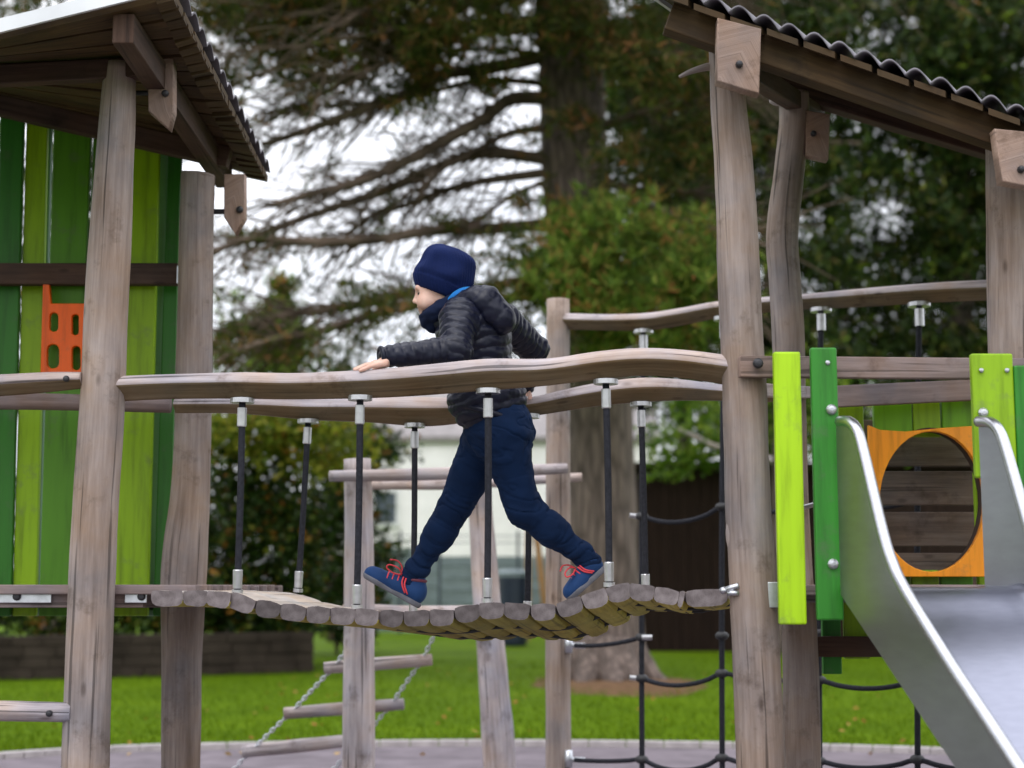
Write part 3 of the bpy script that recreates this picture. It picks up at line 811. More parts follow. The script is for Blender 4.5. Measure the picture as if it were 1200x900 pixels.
def plank(m, x0, x1, h, flat=False):
    f0, b0 = bridge_ends(x0); f1, b1 = bridge_ends(x1)
    fc, bc = (f0 + f1) / 2, (b0 + b1) / 2
    side = (f1 - f0) / 2 * .985
    ax = (bc - fc); upv = side.cross(ax).normalized()
    if upv.z < 0: upv = -upv
    tilt = rng.uniform(-.07, .07)
    sN = side.normalized(); w_ = side.length
    sN = (sN + upv * tilt).normalized(); upv = (upv - sN * upv.dot(sN)).normalized()
    jf, jb = rng.uniform(-.012, .012), rng.uniform(-.015, .015)
    pr = []
    if flat:
        pr = [(-1, -h * .9), (-1, -.006), (-.93, 0), (.93, 0), (1, -.006), (1, -h * .9)]
    else:
        pr = [(-1.0, -.010), (-.93, -.002), (-.6, 0), (0, .001), (.6, 0), (.93, -.002), (1.0, -.010), (1.0, -h * .55), (.93, -h * .78), (.70, -h * .94), (.25, -h), (-.25, -h), (-.70, -h * .94), (-.93, -h * .78), (-1.0, -h * .55)]
    k = len(pr); base = len(m.v); ns = 6
    eo = rng.uniform(-.02, .02); h *= rng.uniform(.86, 1.1)
    sd_ = rng.random() * 20
    for i in range(ns + 1):
        t = i / ns
        c = (fc + Vector((0, jf, 0))).lerp(bc + Vector((0, jb, 0)), t)
        inset = .9 if i in (0, ns) else 1.0
        for (a, z) in pr:
            nz = noise.noise(Vector((a + sd_, z * 20, t * 2.0 + sd_))) * .004
            m.v.append(c + sN * a * w_ * (inset * .06 + .94) + upv * ((z - h / 2) * (inset * .3 + .7) + h / 2 + nz))
    L = ax.length
    for i in range(ns):
        for j in range(k):
            j2 = (j + 1) % k
            zmid = (pr[j][1] + pr[j2][1]) / 2
            mi = 1 if zmid > -.004 else (2 if zmid < -h * .5 else 0)
            if flat: mi = 1 if zmid > -.01 else (2 if zmid < -h * .7 else 0)
            u0, u1 = j * .02 + sd_, (j + 1) * .02 + sd_
            m.face((base + i * k + j2, base + i * k + j, base + (i + 1) * k + j, base + (i + 1) * k + j2), [(u1, i / ns * L + sd_), (u0, i / ns * L + sd_), (u0, (i + 1) / ns * L + sd_), (u1, (i + 1) / ns * L + sd_)], mi)
    m.face([base + j for j in range(k)], [(p[0] * w_ + eo, p[1] + h * .35) for p in pr], 3)
    m.face([base + ns * k + j for j in range(k)][::-1], [(p[0] * w_ + eo, p[1] + h * .35) for p in pr][::-1], 3)
xs = [176, 214]
while xs[-1] < 800: xs.append(xs[-1] + rng.uniform(27, 31))
xs[-1] = 803; xs.append(853)
for i in range(len(xs) - 1):
    wide = i == 0 or i == len(xs) - 2
    part('plank', [M['planktop'] if wide else M['plankgrey'], M['planktop'], M['plankyellow'], M['endgrain']], BR, lambda m: plank(m, xs[i], xs[i + 1], R(19.5, 5.15), False))
# steel cables under the planks
def cable(m, tt):
    pts = []
    for x in range(172, 860, 20):
        f_, b_ = bridge_ends(x)
        p = f_.lerp(b_, tt) + Vector((0, 0, -R(17.5, 5.2)))
        pts.append(tuple(p) + (.006,))
    loft(m, pts, segs=8, sub=1)
part('cable', M['black'], BR, lambda m: cable(m, .40), smooth=True)
part('cable', M['black'], BR, lambda m: cable(m, .80), smooth=True)
part('end_shackle', M['steel'], BR, lambda m: (cyl(m, P(845, 693, 5.03), P(866, 686, 4.99), .010), cyl(m, P(852, 695, 5.0), P(866, 695, 4.99), .009), ellipsoid(m, P(848, 692, 5.02), (.014, .014, .012))), smooth=True)

def hanger(xt, yt, xb, yb, Yt, Yb_, disc=True):
    a, b = P(xt, yt, Yt), P(xb, yb, Yb_)
    d = (b - a).normalized(); L = (b - a).length
    rp = part('hanger_rope', M['rope'], BR, lambda m: loft(m, [tuple(a) + (.0115,), tuple(a.lerp(b, .5) + Vector((.002, 0, 0))) + (.0115,), tuple(b) + (.0115,)], segs=12, sub=4), smooth=True)
    part('ferrule', M['ferrule'], rp, lambda m: loft(m, [tuple(a + d * .018) + (.009,), tuple(a + d * .020) + (.016,), tuple(a + d * .082) + (.0163,), tuple(a + d * .085) + (.014,)], segs=16, sub=1), smooth=False)
    part('ferrule', M['ferrule'], rp, lambda m: (loft(m, [tuple(b - d * .085) + (.015,), tuple(b - d * .082) + (.0168,), tuple(b - d * .022) + (.0157,), tuple(b - d * .020) + (.010,)], segs=16, sub=1), cyl(m, b - d * .018, b - d * .004, .019, 16)), smooth=False)
    if disc:
        part('washer', M['ferrule'], rp, lambda m: cyl(m, a + Vector((0, 0, .012)), a - Vector((0, 0, .004)), .041, 22), smooth=False)
for xt, yt, xb in ((284, 471, 278), (422, 468, 418), (572, 460, 571), (710, 449, 714)):
    f_, b_ = bridge_ends(xb)
    pb = f_.lerp(b_, .06)
    py = interp(top_prof, xb)
    hanger(xt, yt, xb, py + 1, YF(xt), YF(xb) + .03)
for xt, yt, xb in ((361, 495, 349), (486, 500, 484), (620, 489, 618), (751, 475, 757)):
    Yb_ = YB(xb)
    # deck height at the back end below this hanger
    X = P(xb, 700, Yb_).x - SKEW
    xf = 600 + X / YF(xb) * F
    f_, b_ = bridge_ends(xf)
    pz = f_.lerp(b_, .95)
    a = P(xt, yt, YB(xt))
    # pixel row of that height
    lo = 600.0; hi = 800.0
    for _ in range(40):
        mid = (lo + hi) / 2
        if P(xb, mid, Yb_).z > pz.z: lo = mid
        else: hi = mid
    hanger(xt, yt, xb, lo, YB(xt), Yb_)

# ==================================================================== BACK CLIMBING FRAME
CF = thing('log_climber', 'low log climbing frame with two level rails, behind the bridge', 'climbing frame', tuple(P(500, 700, 8.0).xy) + (0,))
part('post', M['log'], CF, lambda m: px_loft(m, [(420, 975, 19), (420, 880, 19), (421, 760, 18), (421, 640, 17), (419, 538, 16)], 7.7, rough=.05, seed=31, segs=24), smooth=True)
part('post', M['log'], CF, lambda m: px_loft(m, [(587, 945, 18), (584, 870, 19), (581, 830, 18), (574, 745, 16), (569, 680, 16), (563, 600, 14), (562, 572, 14)], 8.6, rough=.06, seed=32, segs=24), smooth=True)
part('rail', M['log'], CF, lambda m: px_loft(m, [(386, 558, 6.5), (440, 557, 7), (520, 555, 7.5), (600, 552, 7), (664, 549, 6)], lambda x: 7.55 + .3 * (x - 386) / 280, rough=.05, seed=33, segs=20, nscale=.5), smooth=True)
part('rail', M['log'], CF, lambda m: px_loft(m, [(425, 568, 5.5), (520, 568, 6), (600, 564, 6), (682, 559, 5)], 8.45, rough=.05, seed=34, segs=20, nscale=.5), smooth=True)
part('crossbar', M['log'], CF, lambda m: px_loft(m, [(405, 716, 9), (500, 720, 10), (600, 718, 9)], lambda x: 7.9 + .7 * (x - 420) / 155, rough=.05, seed=35, segs=18), smooth=True)
# rung ladder on chains
LD = thing('rung_ladder', 'slanting ladder of three log rungs on two chains, behind the bridge', 'ladder', tuple(G(330, 930).xy) + (0,))
YL = lambda y: 8.25 + (y - 730) * .0022
for (x0, y0, x1, y1, r0) in ((380, 783, 506, 773, 7.5), (333, 836, 473, 825, 7.5), (284, 881, 408, 868, 8)):
    rg = part('rung', M['log'], LD, lambda m: loft(m, [tuple(P(x0, y0, YL(y0))) + (R(r0, 8.3) * .9,), tuple(P((x0 + x1) / 2, (y0 + y1) / 2, YL(y0))) + (R(r0, 8.3),), tuple(P(x1, y1, YL(y1))) + (R(r0, 8.3) * .9,)], segs=18, sub=5, rough=.06, seed=y0), smooth=True)
def chain(m, pts):
    P3 = [P(x, y, YL(y)) for x, y in pts]
    step = .026; acc = 0; flip = 0
    for a, b in zip(P3[:-1], P3[1:]):
        d = b - a; L = d.length; dn = d.normalized(); nlk = int(L / step)
        s = dn.cross(Vector((0, 1, 0))).normalized(); u = s.cross(dn)
        for k in range(nlk):
            c = a + d * ((k + .5) / nlk)
            sv = s if (k + flip) % 2 else u
            ring = []
            for q in range(9):
                an = 2 * pi * q / 8
                p = c + dn * cos(an) * .019 + sv * sin(an) * .010
                ring.append(tuple(p) + (.0042,))
            loft(m, ring, segs=5, sub=1, cap=False)
        flip += nlk
part('chain', M['galv'], LD, lambda m: chain(m, [(436, 722), (391, 782), (341, 835), (294, 880), (262, 915)]), smooth=True)
part('chain', M['galv'], LD, lambda m: chain(m, [(520, 722), (495, 773), (458, 826), (428, 862), (378, 915)]), smooth=True)

# ==================================================================== CLIMBING NET
CN = thing('climbing_net', 'black rope climbing net hanging from a wavy log rail, behind the right tower', 'climbing net', tuple(P(655, 700, 8.0).xy) + (0,))
YN = lambda x: 8.0 - 1.5 * (x - 655) / 515.0
part('post', M['post'], CN, lambda m: px_loft(m, [(655, 955, 15), (654, 800, 14.5), (654, 600, 14.5), (654, 351, 13.5)], 8.0, rough=.035, seed=41, segs=24), smooth=True)
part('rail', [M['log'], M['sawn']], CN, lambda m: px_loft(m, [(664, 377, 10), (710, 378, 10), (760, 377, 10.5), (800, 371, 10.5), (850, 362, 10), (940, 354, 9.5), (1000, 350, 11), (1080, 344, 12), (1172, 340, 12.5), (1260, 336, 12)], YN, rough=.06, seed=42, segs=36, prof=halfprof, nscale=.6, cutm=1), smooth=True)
def railb(x): return float(np.interp(x, [664, 760, 800, 850, 940, 1000, 1080, 1172], [388, 388, 382, 372, 363.5, 361, 356, 353]))
RP = .0135
nodes = {}
ncols = [752, 846, 960, 1075]
yrow = {752: (605, 747, 795, 890), 846: (594, 745, 789, 888), 960: (590, 742, 797, 892), 1075: (585, 740, 797, 890)}
for x in ncols:
    Y = YN(x)
    a = P(x + 2, railb(x), Y)
    vr = part('net_rope', M['rope'], CN, lambda m: loft(m, [tuple(a) + (RP,), tuple(P(x, 620, Y)) + (RP,), tuple(P(x, 800, Y)) + (RP,), tuple(P(x + 1, 1010, Y)) + (RP,)], segs=10, sub=5), smooth=True)
    part('ferrule', M['ferrule'], vr, lambda m: cyl(m, a - Vector((0, 0, .022)), a - Vector((0, 0, .10)), .021, 16))
    part('washer', M['ferrule'], vr, lambda m: cyl(m, a + Vector((0, 0, .006)), a - Vector((0, 0, .012)), .05, 22))
    for y in yrow[x]:
        part('knot_clamp', M['black'], vr, lambda m: (ellipsoid(m, P(x, y, Y), (.034, .03, .022), 12, 8)), smooth=True)
def hrope(m, pts, sag):
    q = []
    for i in range(len(pts) - 1):
        (x0, y0), (x1, y1) = pts[i], pts[i + 1]
        for k in range(6 if i < len(pts) - 2 else 7):
            t = k / 6
            x = x0 + (x1 - x0) * t; y = y0 + (y1 - y0) * t + sag[i] * 4 * t * (1 - t)
            q.append(tuple(P(x, y, YN(x))) + (RP * .85,))
    loft(m, q, segs=10, sub=2)
for pts, sag in ([[(752, 605), (846, 594), (960, 590), (1075, 585)], (12, 8, 9)], [[(668, 756), (752, 747)], (4,)],
                 [[(752, 795), (846, 789), (960, 797), (1075, 797)], (11, 4, 10)], [[(668, 890), (752, 890), (846, 888), (960, 892), (1075, 890), (1200, 900)], (2, 14, 8, 9, 8)]):
    part('net_rope', M['rope'], CN, lambda m: hrope(m, pts, sag), smooth=True)
for y in (756, 890):
    part('post_clamp', M['galv'], CN, lambda m: (cyl(m, P(666, y - 11, 7.95), P(666, y + 9, 7.95), .022, 12), cyl(m, P(668, y, 7.95), P(686, y + 1, 7.95), .014, 12)), smooth=True)
part('rope_end', M['ferrule'], CN, lambda m: cyl(m, P(738, 604, YN(752)), P(748, 605, YN(752)), .012))
part('rope_end', M['ferrule'], CN, lambda m: cyl(m, P(752, 747, YN(752) - .03), P(764, 747, YN(752) - .03), .013))
part('rope_end', M['ferrule'], CN, lambda m: cyl(m, P(738, 794, YN(752)), P(748, 795, YN(752)), .012))

# ==================================================================== THE BOY
class SDF:
    """smooth union of round shapes on a grid, turned into one continuous mesh by surface nets"""
    def __init__(s, h, k=.02): s.h = h; s.k = k; s.pr = []
    def cap(s, a, ra, b, rb, k=None): s.pr.append(('c', np.array(a), ra, np.array(b), rb, k))
    def ell(s, c, r, rot=None, k=None, sub=False): s.pr.append(('e', np.array(c), np.array(r, float), rot, k, sub))
    def cut(s, c, nrm): s.pr.append(('p', np.array(c), np.array(Vector(nrm).normalized())))
    def mesh(s):
        h = s.h; lo = np.full(3, 1e9); hi = -lo.copy()
        bb = []
        for p in s.pr:
            if p[0] == 'c':
                a, b = p[1], p[3]; r_ = max(p[2], p[4]); l_, u_ = np.minimum(a, b) - r_, np.maximum(a, b) + r_
            elif p[0] == 'e':
                r_ = max(p[2]); l_, u_ = p[1] - r_, p[1] + r_
            else:
                bb.append(None); continue
            bb.append((l_, u_))
            if not (p[0] == 'e' and p[5]): lo = np.minimum(lo, l_); hi = np.maximum(hi, u_)
        lo -= h * 4; hi += h * 4
        nx = np.ceil((hi - lo) / h).astype(int) + 1
        D = np.full(nx, .08, np.float32)
        ax = [lo[i] + h * np.arange(nx[i]) for i in range(3)]
        for p, b_ in zip(s.pr, bb):
            if b_ is None:
                g = ((ax[0][:, None, None] - p[1][0]) * p[2][0] + (ax[1][None, :, None] - p[1][1]) * p[2][1] + (ax[2][None, None, :] - p[1][2]) * p[2][2])
                D = np.maximum(D, g.astype(np.float32)); continue
            i0 = np.maximum(((b_[0] - .06 - lo) / h).astype(int), 0); i1 = np.minimum(((b_[1] + .06 - lo) / h).astype(int) + 2, nx)
            sl = tuple(slice(a, b) for a, b in zip(i0, i1))
            X = np.stack(np.meshgrid(*[ax[i][i0[i]:i1[i]] for i in range(3)], indexing='ij'), -1)
            if p[0] == 'c':
                ab = p[3] - p[1]; t = np.clip(((X - p[1]) @ ab) / max(ab @ ab, 1e-12), 0, 1)
                d = np.linalg.norm(X - p[1] - t[..., None] * ab, axis=-1) - (p[2] + (p[4] - p[2]) * t); k = p[5] or s.k
            else:
                q = X - p[1]
                if p[3] is not None: q = q @ np.array(p[3])
                k0 = np.linalg.norm(q / p[2], axis=-1); k1 = np.linalg.norm(q / p[2] ** 2, axis=-1)
                d = k0 * (k0 - 1) / np.maximum(k1, 1e-6); k = p[4] or s.k
            d = d.astype(np.float32); cur = D[sl]
            if p[0] == 'e' and p[5]:
                hh = np.maximum(k - np.abs(cur + d), 0) / k; D[sl] = np.maximum(cur, -d) + hh * hh * k * .25
            else:
                hh = np.maximum(k - np.abs(cur - d), 0) / k; D[sl] = np.minimum(cur, d) - hh * hh * k * .25
        # surface nets
        ins = D < 0
        c = np.zeros(tuple(nx - 1), np.int8)
        offs = [(i, j, k) for i in (0, 1) for j in (0, 1) for k in (0, 1)]
        for (i, j, k) in offs: c += ins[i:nx[0] - 1 + i, j:nx[1] - 1 + j, k:nx[2] - 1 + k]
        act = np.argwhere((c > 0) & (c < 8))
        vid = np.full(tuple(nx - 1), -1, np.int64); vid[tuple(act.T)] = np.arange(len(act))
        acc = np.zeros((len(act), 3)); cnt = np.zeros(len(act))
        for a in range(3):
            o1, o2 = [x for x in range(3) if x != a]
            for u in (0, 1):
                for v in (0, 1):
                    o_ = np.zeros(3, int); o_[o1] = u; o_[o2] = v; e = o_.copy(); e[a] = 1
                    p0, p1 = act + o_, act + e
                    d0, d1 = D[tuple(p0.T)], D[tuple(p1.T)]
                    mk = (d0 < 0) != (d1 < 0)
                    t = np.where(mk, d0 / np.where(mk, d0 - d1, 1), 0)
                    acc[mk] += (p0[mk] + t[mk, None] * (p1[mk] - p0[mk])); cnt[mk] += 1
        V = lo + h * acc / np.maximum(cnt, 1)[:, None]
        faces = []
        for a in range(3):
            o1, o2 = [(1, 2), (2, 0), (0, 1)][a]
            sl0 = [slice(None)] * 3; sl1 = [slice(None)] * 3
            sl0[a] = slice(0, nx[a] - 1); sl1[a] = slice(1, nx[a])
            A, B = ins[tuple(sl0)], ins[tuple(sl1)]
            E = np.argwhere(A != B)
            E = E[(E[:, o1] > 0) & (E[:, o2] > 0) & (E[:, o1] < nx[o1] - 1) & (E[:, o2] < nx[o2] - 1)]
            def vv(du, dv):
                q = E.copy(); q[:, o1] -= du; q[:, o2] -= dv; return vid[tuple(q.T)]
            Q = np.stack([vv(1, 1), vv(0, 1), vv(0, 0), vv(1, 0)], -1)
            fl = ~A[tuple(E.T)]
            Q[fl] = Q[fl][:, ::-1]
            faces.append(Q)
        Fc = np.concatenate(faces); Fc = Fc[(Fc >= 0).all(1)]
        return V, Fc

def smooth_mesh(V, Fc, it=2, lam=.5):
    for _ in range(it):
        acc = np.zeros_like(V); cnt = np.zeros(len(V))
        for i in range(4):
            j = (i + 1) % 4
            np.add.at(acc, Fc[:, i], V[Fc[:, j]]); np.add.at(cnt, Fc[:, i], 1)
            np.add.at(acc, Fc[:, j], V[Fc[:, i]]); np.add.at(cnt, Fc[:, j], 1)
        V = V + lam * (acc / np.maximum(cnt, 1)[:, None] - V)
    return V

def normals(V, Fc):
    n_ = np.cross(V[Fc[:, 2]] - V[Fc[:, 0]], V[Fc[:, 3]] - V[Fc[:, 1]])
    N_ = np.zeros_like(V)
    for i in range(4): np.add.at(N_, Fc[:, i], n_)
    return unit_(N_)
def unit_(a): return a / np.maximum(np.linalg.norm(a, axis=-1, keepdims=True), 1e-9)

def npmesh(name, V, Fc, mats, parent, mi=None):
    me = bpy.data.meshes.new(name)
    me.from_pydata((V - np.array(wloc(parent))).tolist(), [], Fc.tolist())
    for m in (mats if isinstance(mats, list) else [mats]): me.materials.append(m)
    me.polygons.foreach_set('use_smooth', [True] * len(Fc))
    if mi is not None: me.polygons.foreach_set('material_index', mi)
    me.update()
    o = bpy.data.objects.new(name, me); COL.objects.link(o); o.parent = parent
    return o

def fabric_mat(name, col, rough=.8, sheen=.3, wscale=220, bump=.3, var=.18, coat=0.0):
    m, nt, b = new_mat(name); L = nt.links.new
    tc = N(nt, 'ShaderNodeTexCoord')
    n1 = N(nt, 'ShaderNodeTexNoise', Scale=9.0, Detail=5.0); L(tc.outputs['Object'], n1.inputs['Vector'])
    r = ramp(nt, n1.outputs[0], [(.3, tuple(c * (1 - var) for c in col)), (.7, tuple(c * (1 + var) for c in col))])
    L(r.outputs[0], b.inputs['Base Color']); b.inputs['Roughness'].default_value = rough
    b.inputs['Specular IOR Level'].default_value = .28 if rough < .5 else .12; b.inputs['Sheen Weight'].default_value = sheen; b.inputs['Sheen Roughness'].default_value = .5
    b.inputs['Sheen Tint'].default_value = (min(1, col[0] * 8 + .1), min(1, col[1] * 8 + .1), min(1, col[2] * 6 + .2), 1)
    n2 = N(nt, 'ShaderNodeTexNoise', Scale=float(wscale), Detail=3.0); L(tc.outputs['Object'], n2.inputs['Vector'])
    bp = N(nt, 'ShaderNodeBump', Strength=bump, Distance=.002); L(n2.outputs[0], bp.inputs['Height']); L(bp.outputs[0], b.inputs['Normal'])
    return m
def knit_mat(name, col):
    m = fabric_mat(name, col, .9, .15, 160, .5)
    return m
M['jacket'] = fabric_mat('navy_nylon', (.006, .0075, .020), .38, .0, 60, .35)
M['pants'] = fabric_mat('navy_jersey', (.003, .012, .040), .88, .06, 260, .35)
M['hat'] = knit_mat('navy_knit', (.005, .012, .058))
M['snood'] = fabric_mat('dark_blue_fleece', (.006, .011, .032), .9, .12, 200, .5)
M['blue'] = fabric_mat('bright_blue_lining', (.012, .13, .42), .7, .2)
M['shoe'] = fabric_mat('blue_mesh_shoe', (.010, .035, .11), .6, .08, 300, .5)
M['sole'] = plain_mat('shoe_sole', (.10, .105, .13), .7, 0, .2, 30)
M['lace'] = plain_mat('red_lace', (.55, .035, .05), .6, 0, .2, 40)
M['darktrim'] = plain_mat('dark_red_trim', (.10, .012, .03), .6, 0, .2, 40)
M['hair'] = plain_mat('brown_hair', (.06, .035, .02), .6, 0, .3, 60)
M['eye'] = plain_mat('dark_eye', (.03, .022, .018), .15)
def skin_mat():
    m, nt, b = new_mat('skin'); L = nt.links.new
    tc = N(nt, 'ShaderNodeTexCoord')
    n1 = N(nt, 'ShaderNodeTexNoise', Scale=28.0, Detail=4.0); L(tc.outputs['Object'], n1.inputs['Vector'])
    r = ramp(nt, n1.outputs[0], [(.3, (.60, .36, .28)), (.7, (.72, .48, .39))])
    L(r.outputs[0], b.inputs['Base Color']); b.inputs['Roughness'].default_value = .5
    b.inputs['Subsurface Weight'].default_value = .15; b.inputs['Subsurface Radius'].default_value = (.012, .005, .003)
    b.inputs['Subsurface Scale'].default_value = 1.0
    return m
M['skin'] = skin_mat()

YC = 5.5
BOY = thing('person', 'boy in navy beanie and quilted jacket striding across the plank bridge, hand on rail', 'person', tuple(P(570, 705, YC)))
def T(x, y, Y=YC): return tuple(P(x, y, Y))
r1 = lambda p: R(p, 5.5)

# key joints
SHn, ELn, WRn = (537, 374, 5.37), (534, 411, 5.28), (457, 417, 5.20)
SHf, ELf, WRf = (592, 380, 5.62), (626, 409, 5.76), (617, 448, 5.86)
HPn, KNn, ANn = (590, 517, 5.44), (614, 597, 5.42), (686, 652, 5.42)
HPf, KNf, ANf = (568, 520, 5.56), (534, 592, 5.58), (486, 672, 5.58)

# ------------------------------------------------ body: one continuous surface
b = SDF(.0038, .016)
# head, facing left and slightly down
b.ell(T(521, 324), (r1(30), r1(24), r1(31)))
b.ell(T(507, 343), (r1(20), r1(19), r1(22)))
b.ell(T(505, 356), (r1(14), r1(15), r1(12)))
b.cap(T(500, 364), r1(6), T(512, 361), r1(9), .02)                       # jaw and chin
b.cap(T(495.5, 367), r1(3.6), T(498, 366), r1(4.5), .012)                   # chin
b.cap(T(489.6, 343), r1(1.7), T(486.6, 352), r1(2.6), .010)              # nose bridge
b.ell(T(486.2, 353.4), (r1(2.7), r1(2.9), r1(2.4)), None, .007)         # nose tip
for dY in (-.010, .010): b.ell(T(489.2, 354.4, YC + dY), (r1(2.6), r1(1.7), r1(1.8)), None, .006)
b.ell(T(490.4, 359.6), (r1(2.2), r1(5.2), r1(1.35)), None, .006)        # upper lip
b.ell(T(491.4, 362.6), (r1(2.3), r1(4.6), r1(1.5)), None, .006)         # lower lip
b.ell(T(490.5, 361.1), (r1(3), r1(6.5), r1(.45)), None, .003, True)      # mouth line
b.cap(T(489.5, 337, YC - .03), r1(2.6), T(489.5, 337, YC + .03), r1(2.6), .014)   # brow
for dY in (-.028, .028): b.ell(T(488.4, 344.5, YC + dY), (r1(3.0), r1(5), r1(3.0)), None, .010, True)  # eye sockets
for dY in (-.037, .037): b.ell(T(497, 354, YC + dY), (r1(9), r1(6), r1(8)), None, .02)              # cheeks
for dY in (-.073, .073): b.ell(T(526, 337, YC + dY * .93), (r1(4), r1(2.2), r1(6)), None, .008)    # ears under the hat
b.cap(T(521, 352), r1(15), T(545, 376), r1(16), .03)
# trunk and limbs inside the clothes
b.cap(T(550, 388, 5.48), r1(30), T(580, 490, 5.5), r1(32), .05)
b.cap(T(*SHn), r1(15), T(*SHf), r1(15), .05)
for (s_, e_, w_) in ((SHn, ELn, WRn), (SHf, ELf, WRf)):
    b.cap(T(*s_), r1(15), T(*e_), r1(11.5)); b.cap(T(*e_), r1(11.5), T(*w_), r1(7.5))
for (h_, k_, a_) in ((HPn, KNn, ANn), (HPf, KNf, ANf)):
    b.cap(T(*h_), r1(24), T(*k_), r1(14.5)); b.cap(T(*k_), r1(14.5), T(*a_), r1(7.5))
b.cap(T(*ANn), r1(7.5), T(688, 680, 5.42), r1(5)); b.cap(T(*ANf), r1(7.5), T(474, 690, 5.58), r1(5))
# near (left) hand laid on the front rail
Wn = Vector(T(*WRn)); q = lambda x, y, Y: tuple(P(x + 3, y + 4.4, Y))
b.cap(tuple(Wn), R(6.8, 5.2), q(447, 420.5, 5.185), R(7, 5.2), .012)
for (dx, yk, Yk, yt, Yt, ln_, rr_) in ((0, 423.2, 5.150, 429.6, 5.128, 19, 2.55), (-1.5, 421.6, 5.170, 428.6, 5.158, 23, 2.8), (-1.5, 421.2, 5.192, 428.2, 5.194, 24, 2.85), (0, 421.8, 5.213, 428.4, 5.230, 21, 2.7)):
    b.cap(q(448, 420.8, 5.18 + (Yk - 5.18) * .6), R(4.6, 5.2), q(438 + dx, yk, Yk), R(3.7, 5.2), .008)
    m1 = q(438 + dx - ln_ * .45, yk + (yt - yk) * .35, Yk + (Yt - Yk) * .5)
    b.cap(q(438 + dx, yk, Yk), R(3.1, 5.2), m1, R(rr_, 5.2), .005)
    m2 = q(438 + dx - ln_ * .78, yk + (yt - yk) * .8, Yk + (Yt - Yk) * .85)
    b.cap(m1, R(rr_ * 1.04, 5.2), m2, R(rr_ * .95, 5.2), .003); b.cap(m2, R(rr_ * .95, 5.2), q(438 + dx - ln_, yt + .3, Yt), R(rr_ * .8, 5.2), .003)
b.cap(q(450, 422, 5.20), R(4.4, 5.2), q(444, 425.5, 5.235), R(3.5, 5.2), .006); b.cap(q(444, 425.5, 5.235), R(3.3, 5.2), q(435, 428.8, 5.252), R(2.6, 5.2), .004)
# far (right) hand on the back rail
Wf = Vector(T(*WRf)); q = lambda x, y, Y: tuple(P(x, y, Y))
b.cap(tuple(Wf), R(6.5, 5.86), q(613, 457, 5.875), R(6, 5.87), .010)
for i, (dx, dy) in enumerate(((-9, 8.5), (-3.5, 9.5), (2, 9.5), (7.5, 8))):
    k0 = q(613 + dx * .8, 458.5, 5.868); k1 = q(613 + dx * 1.05, 461.5 + dy * .15, 5.848); k2 = q(613 + dx * 1.1, 462 + dy * .55, 5.836)
    b.cap(q(613, 456, 5.875), R(4.4, 5.87), k0, R(3.3, 5.87), .007); b.cap(k0, R(3.0, 5.87), k1, R(2.7, 5.87), .004); b.cap(k1, R(2.7, 5.87), k2, R(2.3, 5.87), .003)
b.cap(q(608, 457, 5.87), R(4, 5.87), q(601, 463, 5.86), R(2.8, 5.87), .005)
V, Fc = b.mesh(); V = smooth_mesh(V, Fc, 1, .4)
npmesh('body', V, Fc, M['skin'], BOY)
for dY in (-.0275, .0275):
    eb = part('eye', M['eye'], BOY, lambda m: ellipsoid(m, T(491.6, 344.3, YC + dY), (r1(2.4), r1(3.2), r1(2.0))), smooth=True)
    part('eyebrow', M['hair'], BOY, lambda m: loft(m, [T(490.6, 338.5, YC + dY * .6) + (.0012,), T(489.7, 337.8, YC + dY) + (.0022,), T(492.6, 338.6, YC + dY * 1.5) + (.001,)], segs=6, sub=3), smooth=True)

def bone_coord(V, bones):
    """nearest bone, distance along it (metres, running on between bones)"""
    best = np.full(len(V), 1e9); coord = np.zeros(len(V)); which = np.zeros(len(V), int)
    for i, (a, c, r_, off) in enumerate(bones):
        a = np.array(a); c = np.array(c); ab = c - a; L_ = np.linalg.norm(ab)
        t = np.clip(((V - a) @ ab) / L_ ** 2, 0, 1)
        d = np.linalg.norm(V - a - t[:, None] * ab, axis=1) - r_
        tt = ((V - a) @ ab) / L_
        mk = d < best; best[mk] = d[mk]; coord[mk] = tt[mk] + off; which[mk] = i
    return coord, which

def wrinkle(V, amp, sc, seed=0.0, sq=(1, 1, 1)):
    return np.array([noise.noise(Vector((v[0] * sc * sq[0] + seed, v[1] * sc * sq[1], v[2] * sc * sq[2]))) for v in V]) * amp

# ------------------------------------------------ jacket
j = SDF(.0048, .022)
TA, TB = (552, 388, 5.48), (574, 470, 5.5)
j.cap(T(*TA), r1(37), T(*TB), r1(39), .04)
j.ell(T(556, 392, 5.49), (r1(43), r1(44), r1(35)), None, .05)
j.cap(T(543, 470, 5.48), r1(18), T(548, 480, 5.48), r1(13), .05)
j.cap(T(562, 476, 5.49), r1(30), T(590, 466, 5.5), r1(26), .04)
j.cap(T(541, 370, 5.38), r1(20), T(586, 375, 5.61), r1(21), .05)
j.cap(T(*SHn), r1(21.5), T(*ELn), r1(18.5), .03); j.cap(T(*ELn), r1(18), T(*WRn), r1(12.5), .02)
j.cap(T(*SHf), r1(22), T(*ELf), r1(17.5), .03); j.cap(T(*ELf), r1(17), T(*WRf), r1(12), .02)
j.cap(T(519, 369, 5.5), r1(17), T(540, 356, 5.5), r1(20), .03)            # stand-up collar
V, Fc = j.mesh(); V = smooth_mesh(V, Fc, 3, .5); Nn = normals(V, Fc)
bones = [(T(*TA), T(*TB), r1(40), 0), (T(*SHn), T(*ELn), r1(20), .013), (T(*ELn), T(*WRn), r1(15), .14), (T(*SHf), T(*ELf), r1(20), .0), (T(*ELf), T(*WRf), r1(15), .16)]
cd_, wh = bone_coord(V, bones)
wob = wrinkle(V, .016, 9.0, 2.0) + wrinkle(V, .006, 26.0, 12.0)
sp_ = np.where(wh == 0, .040, .030)
puff = np.abs(np.sin(pi * (cd_ + wob) / sp_)) ** .55
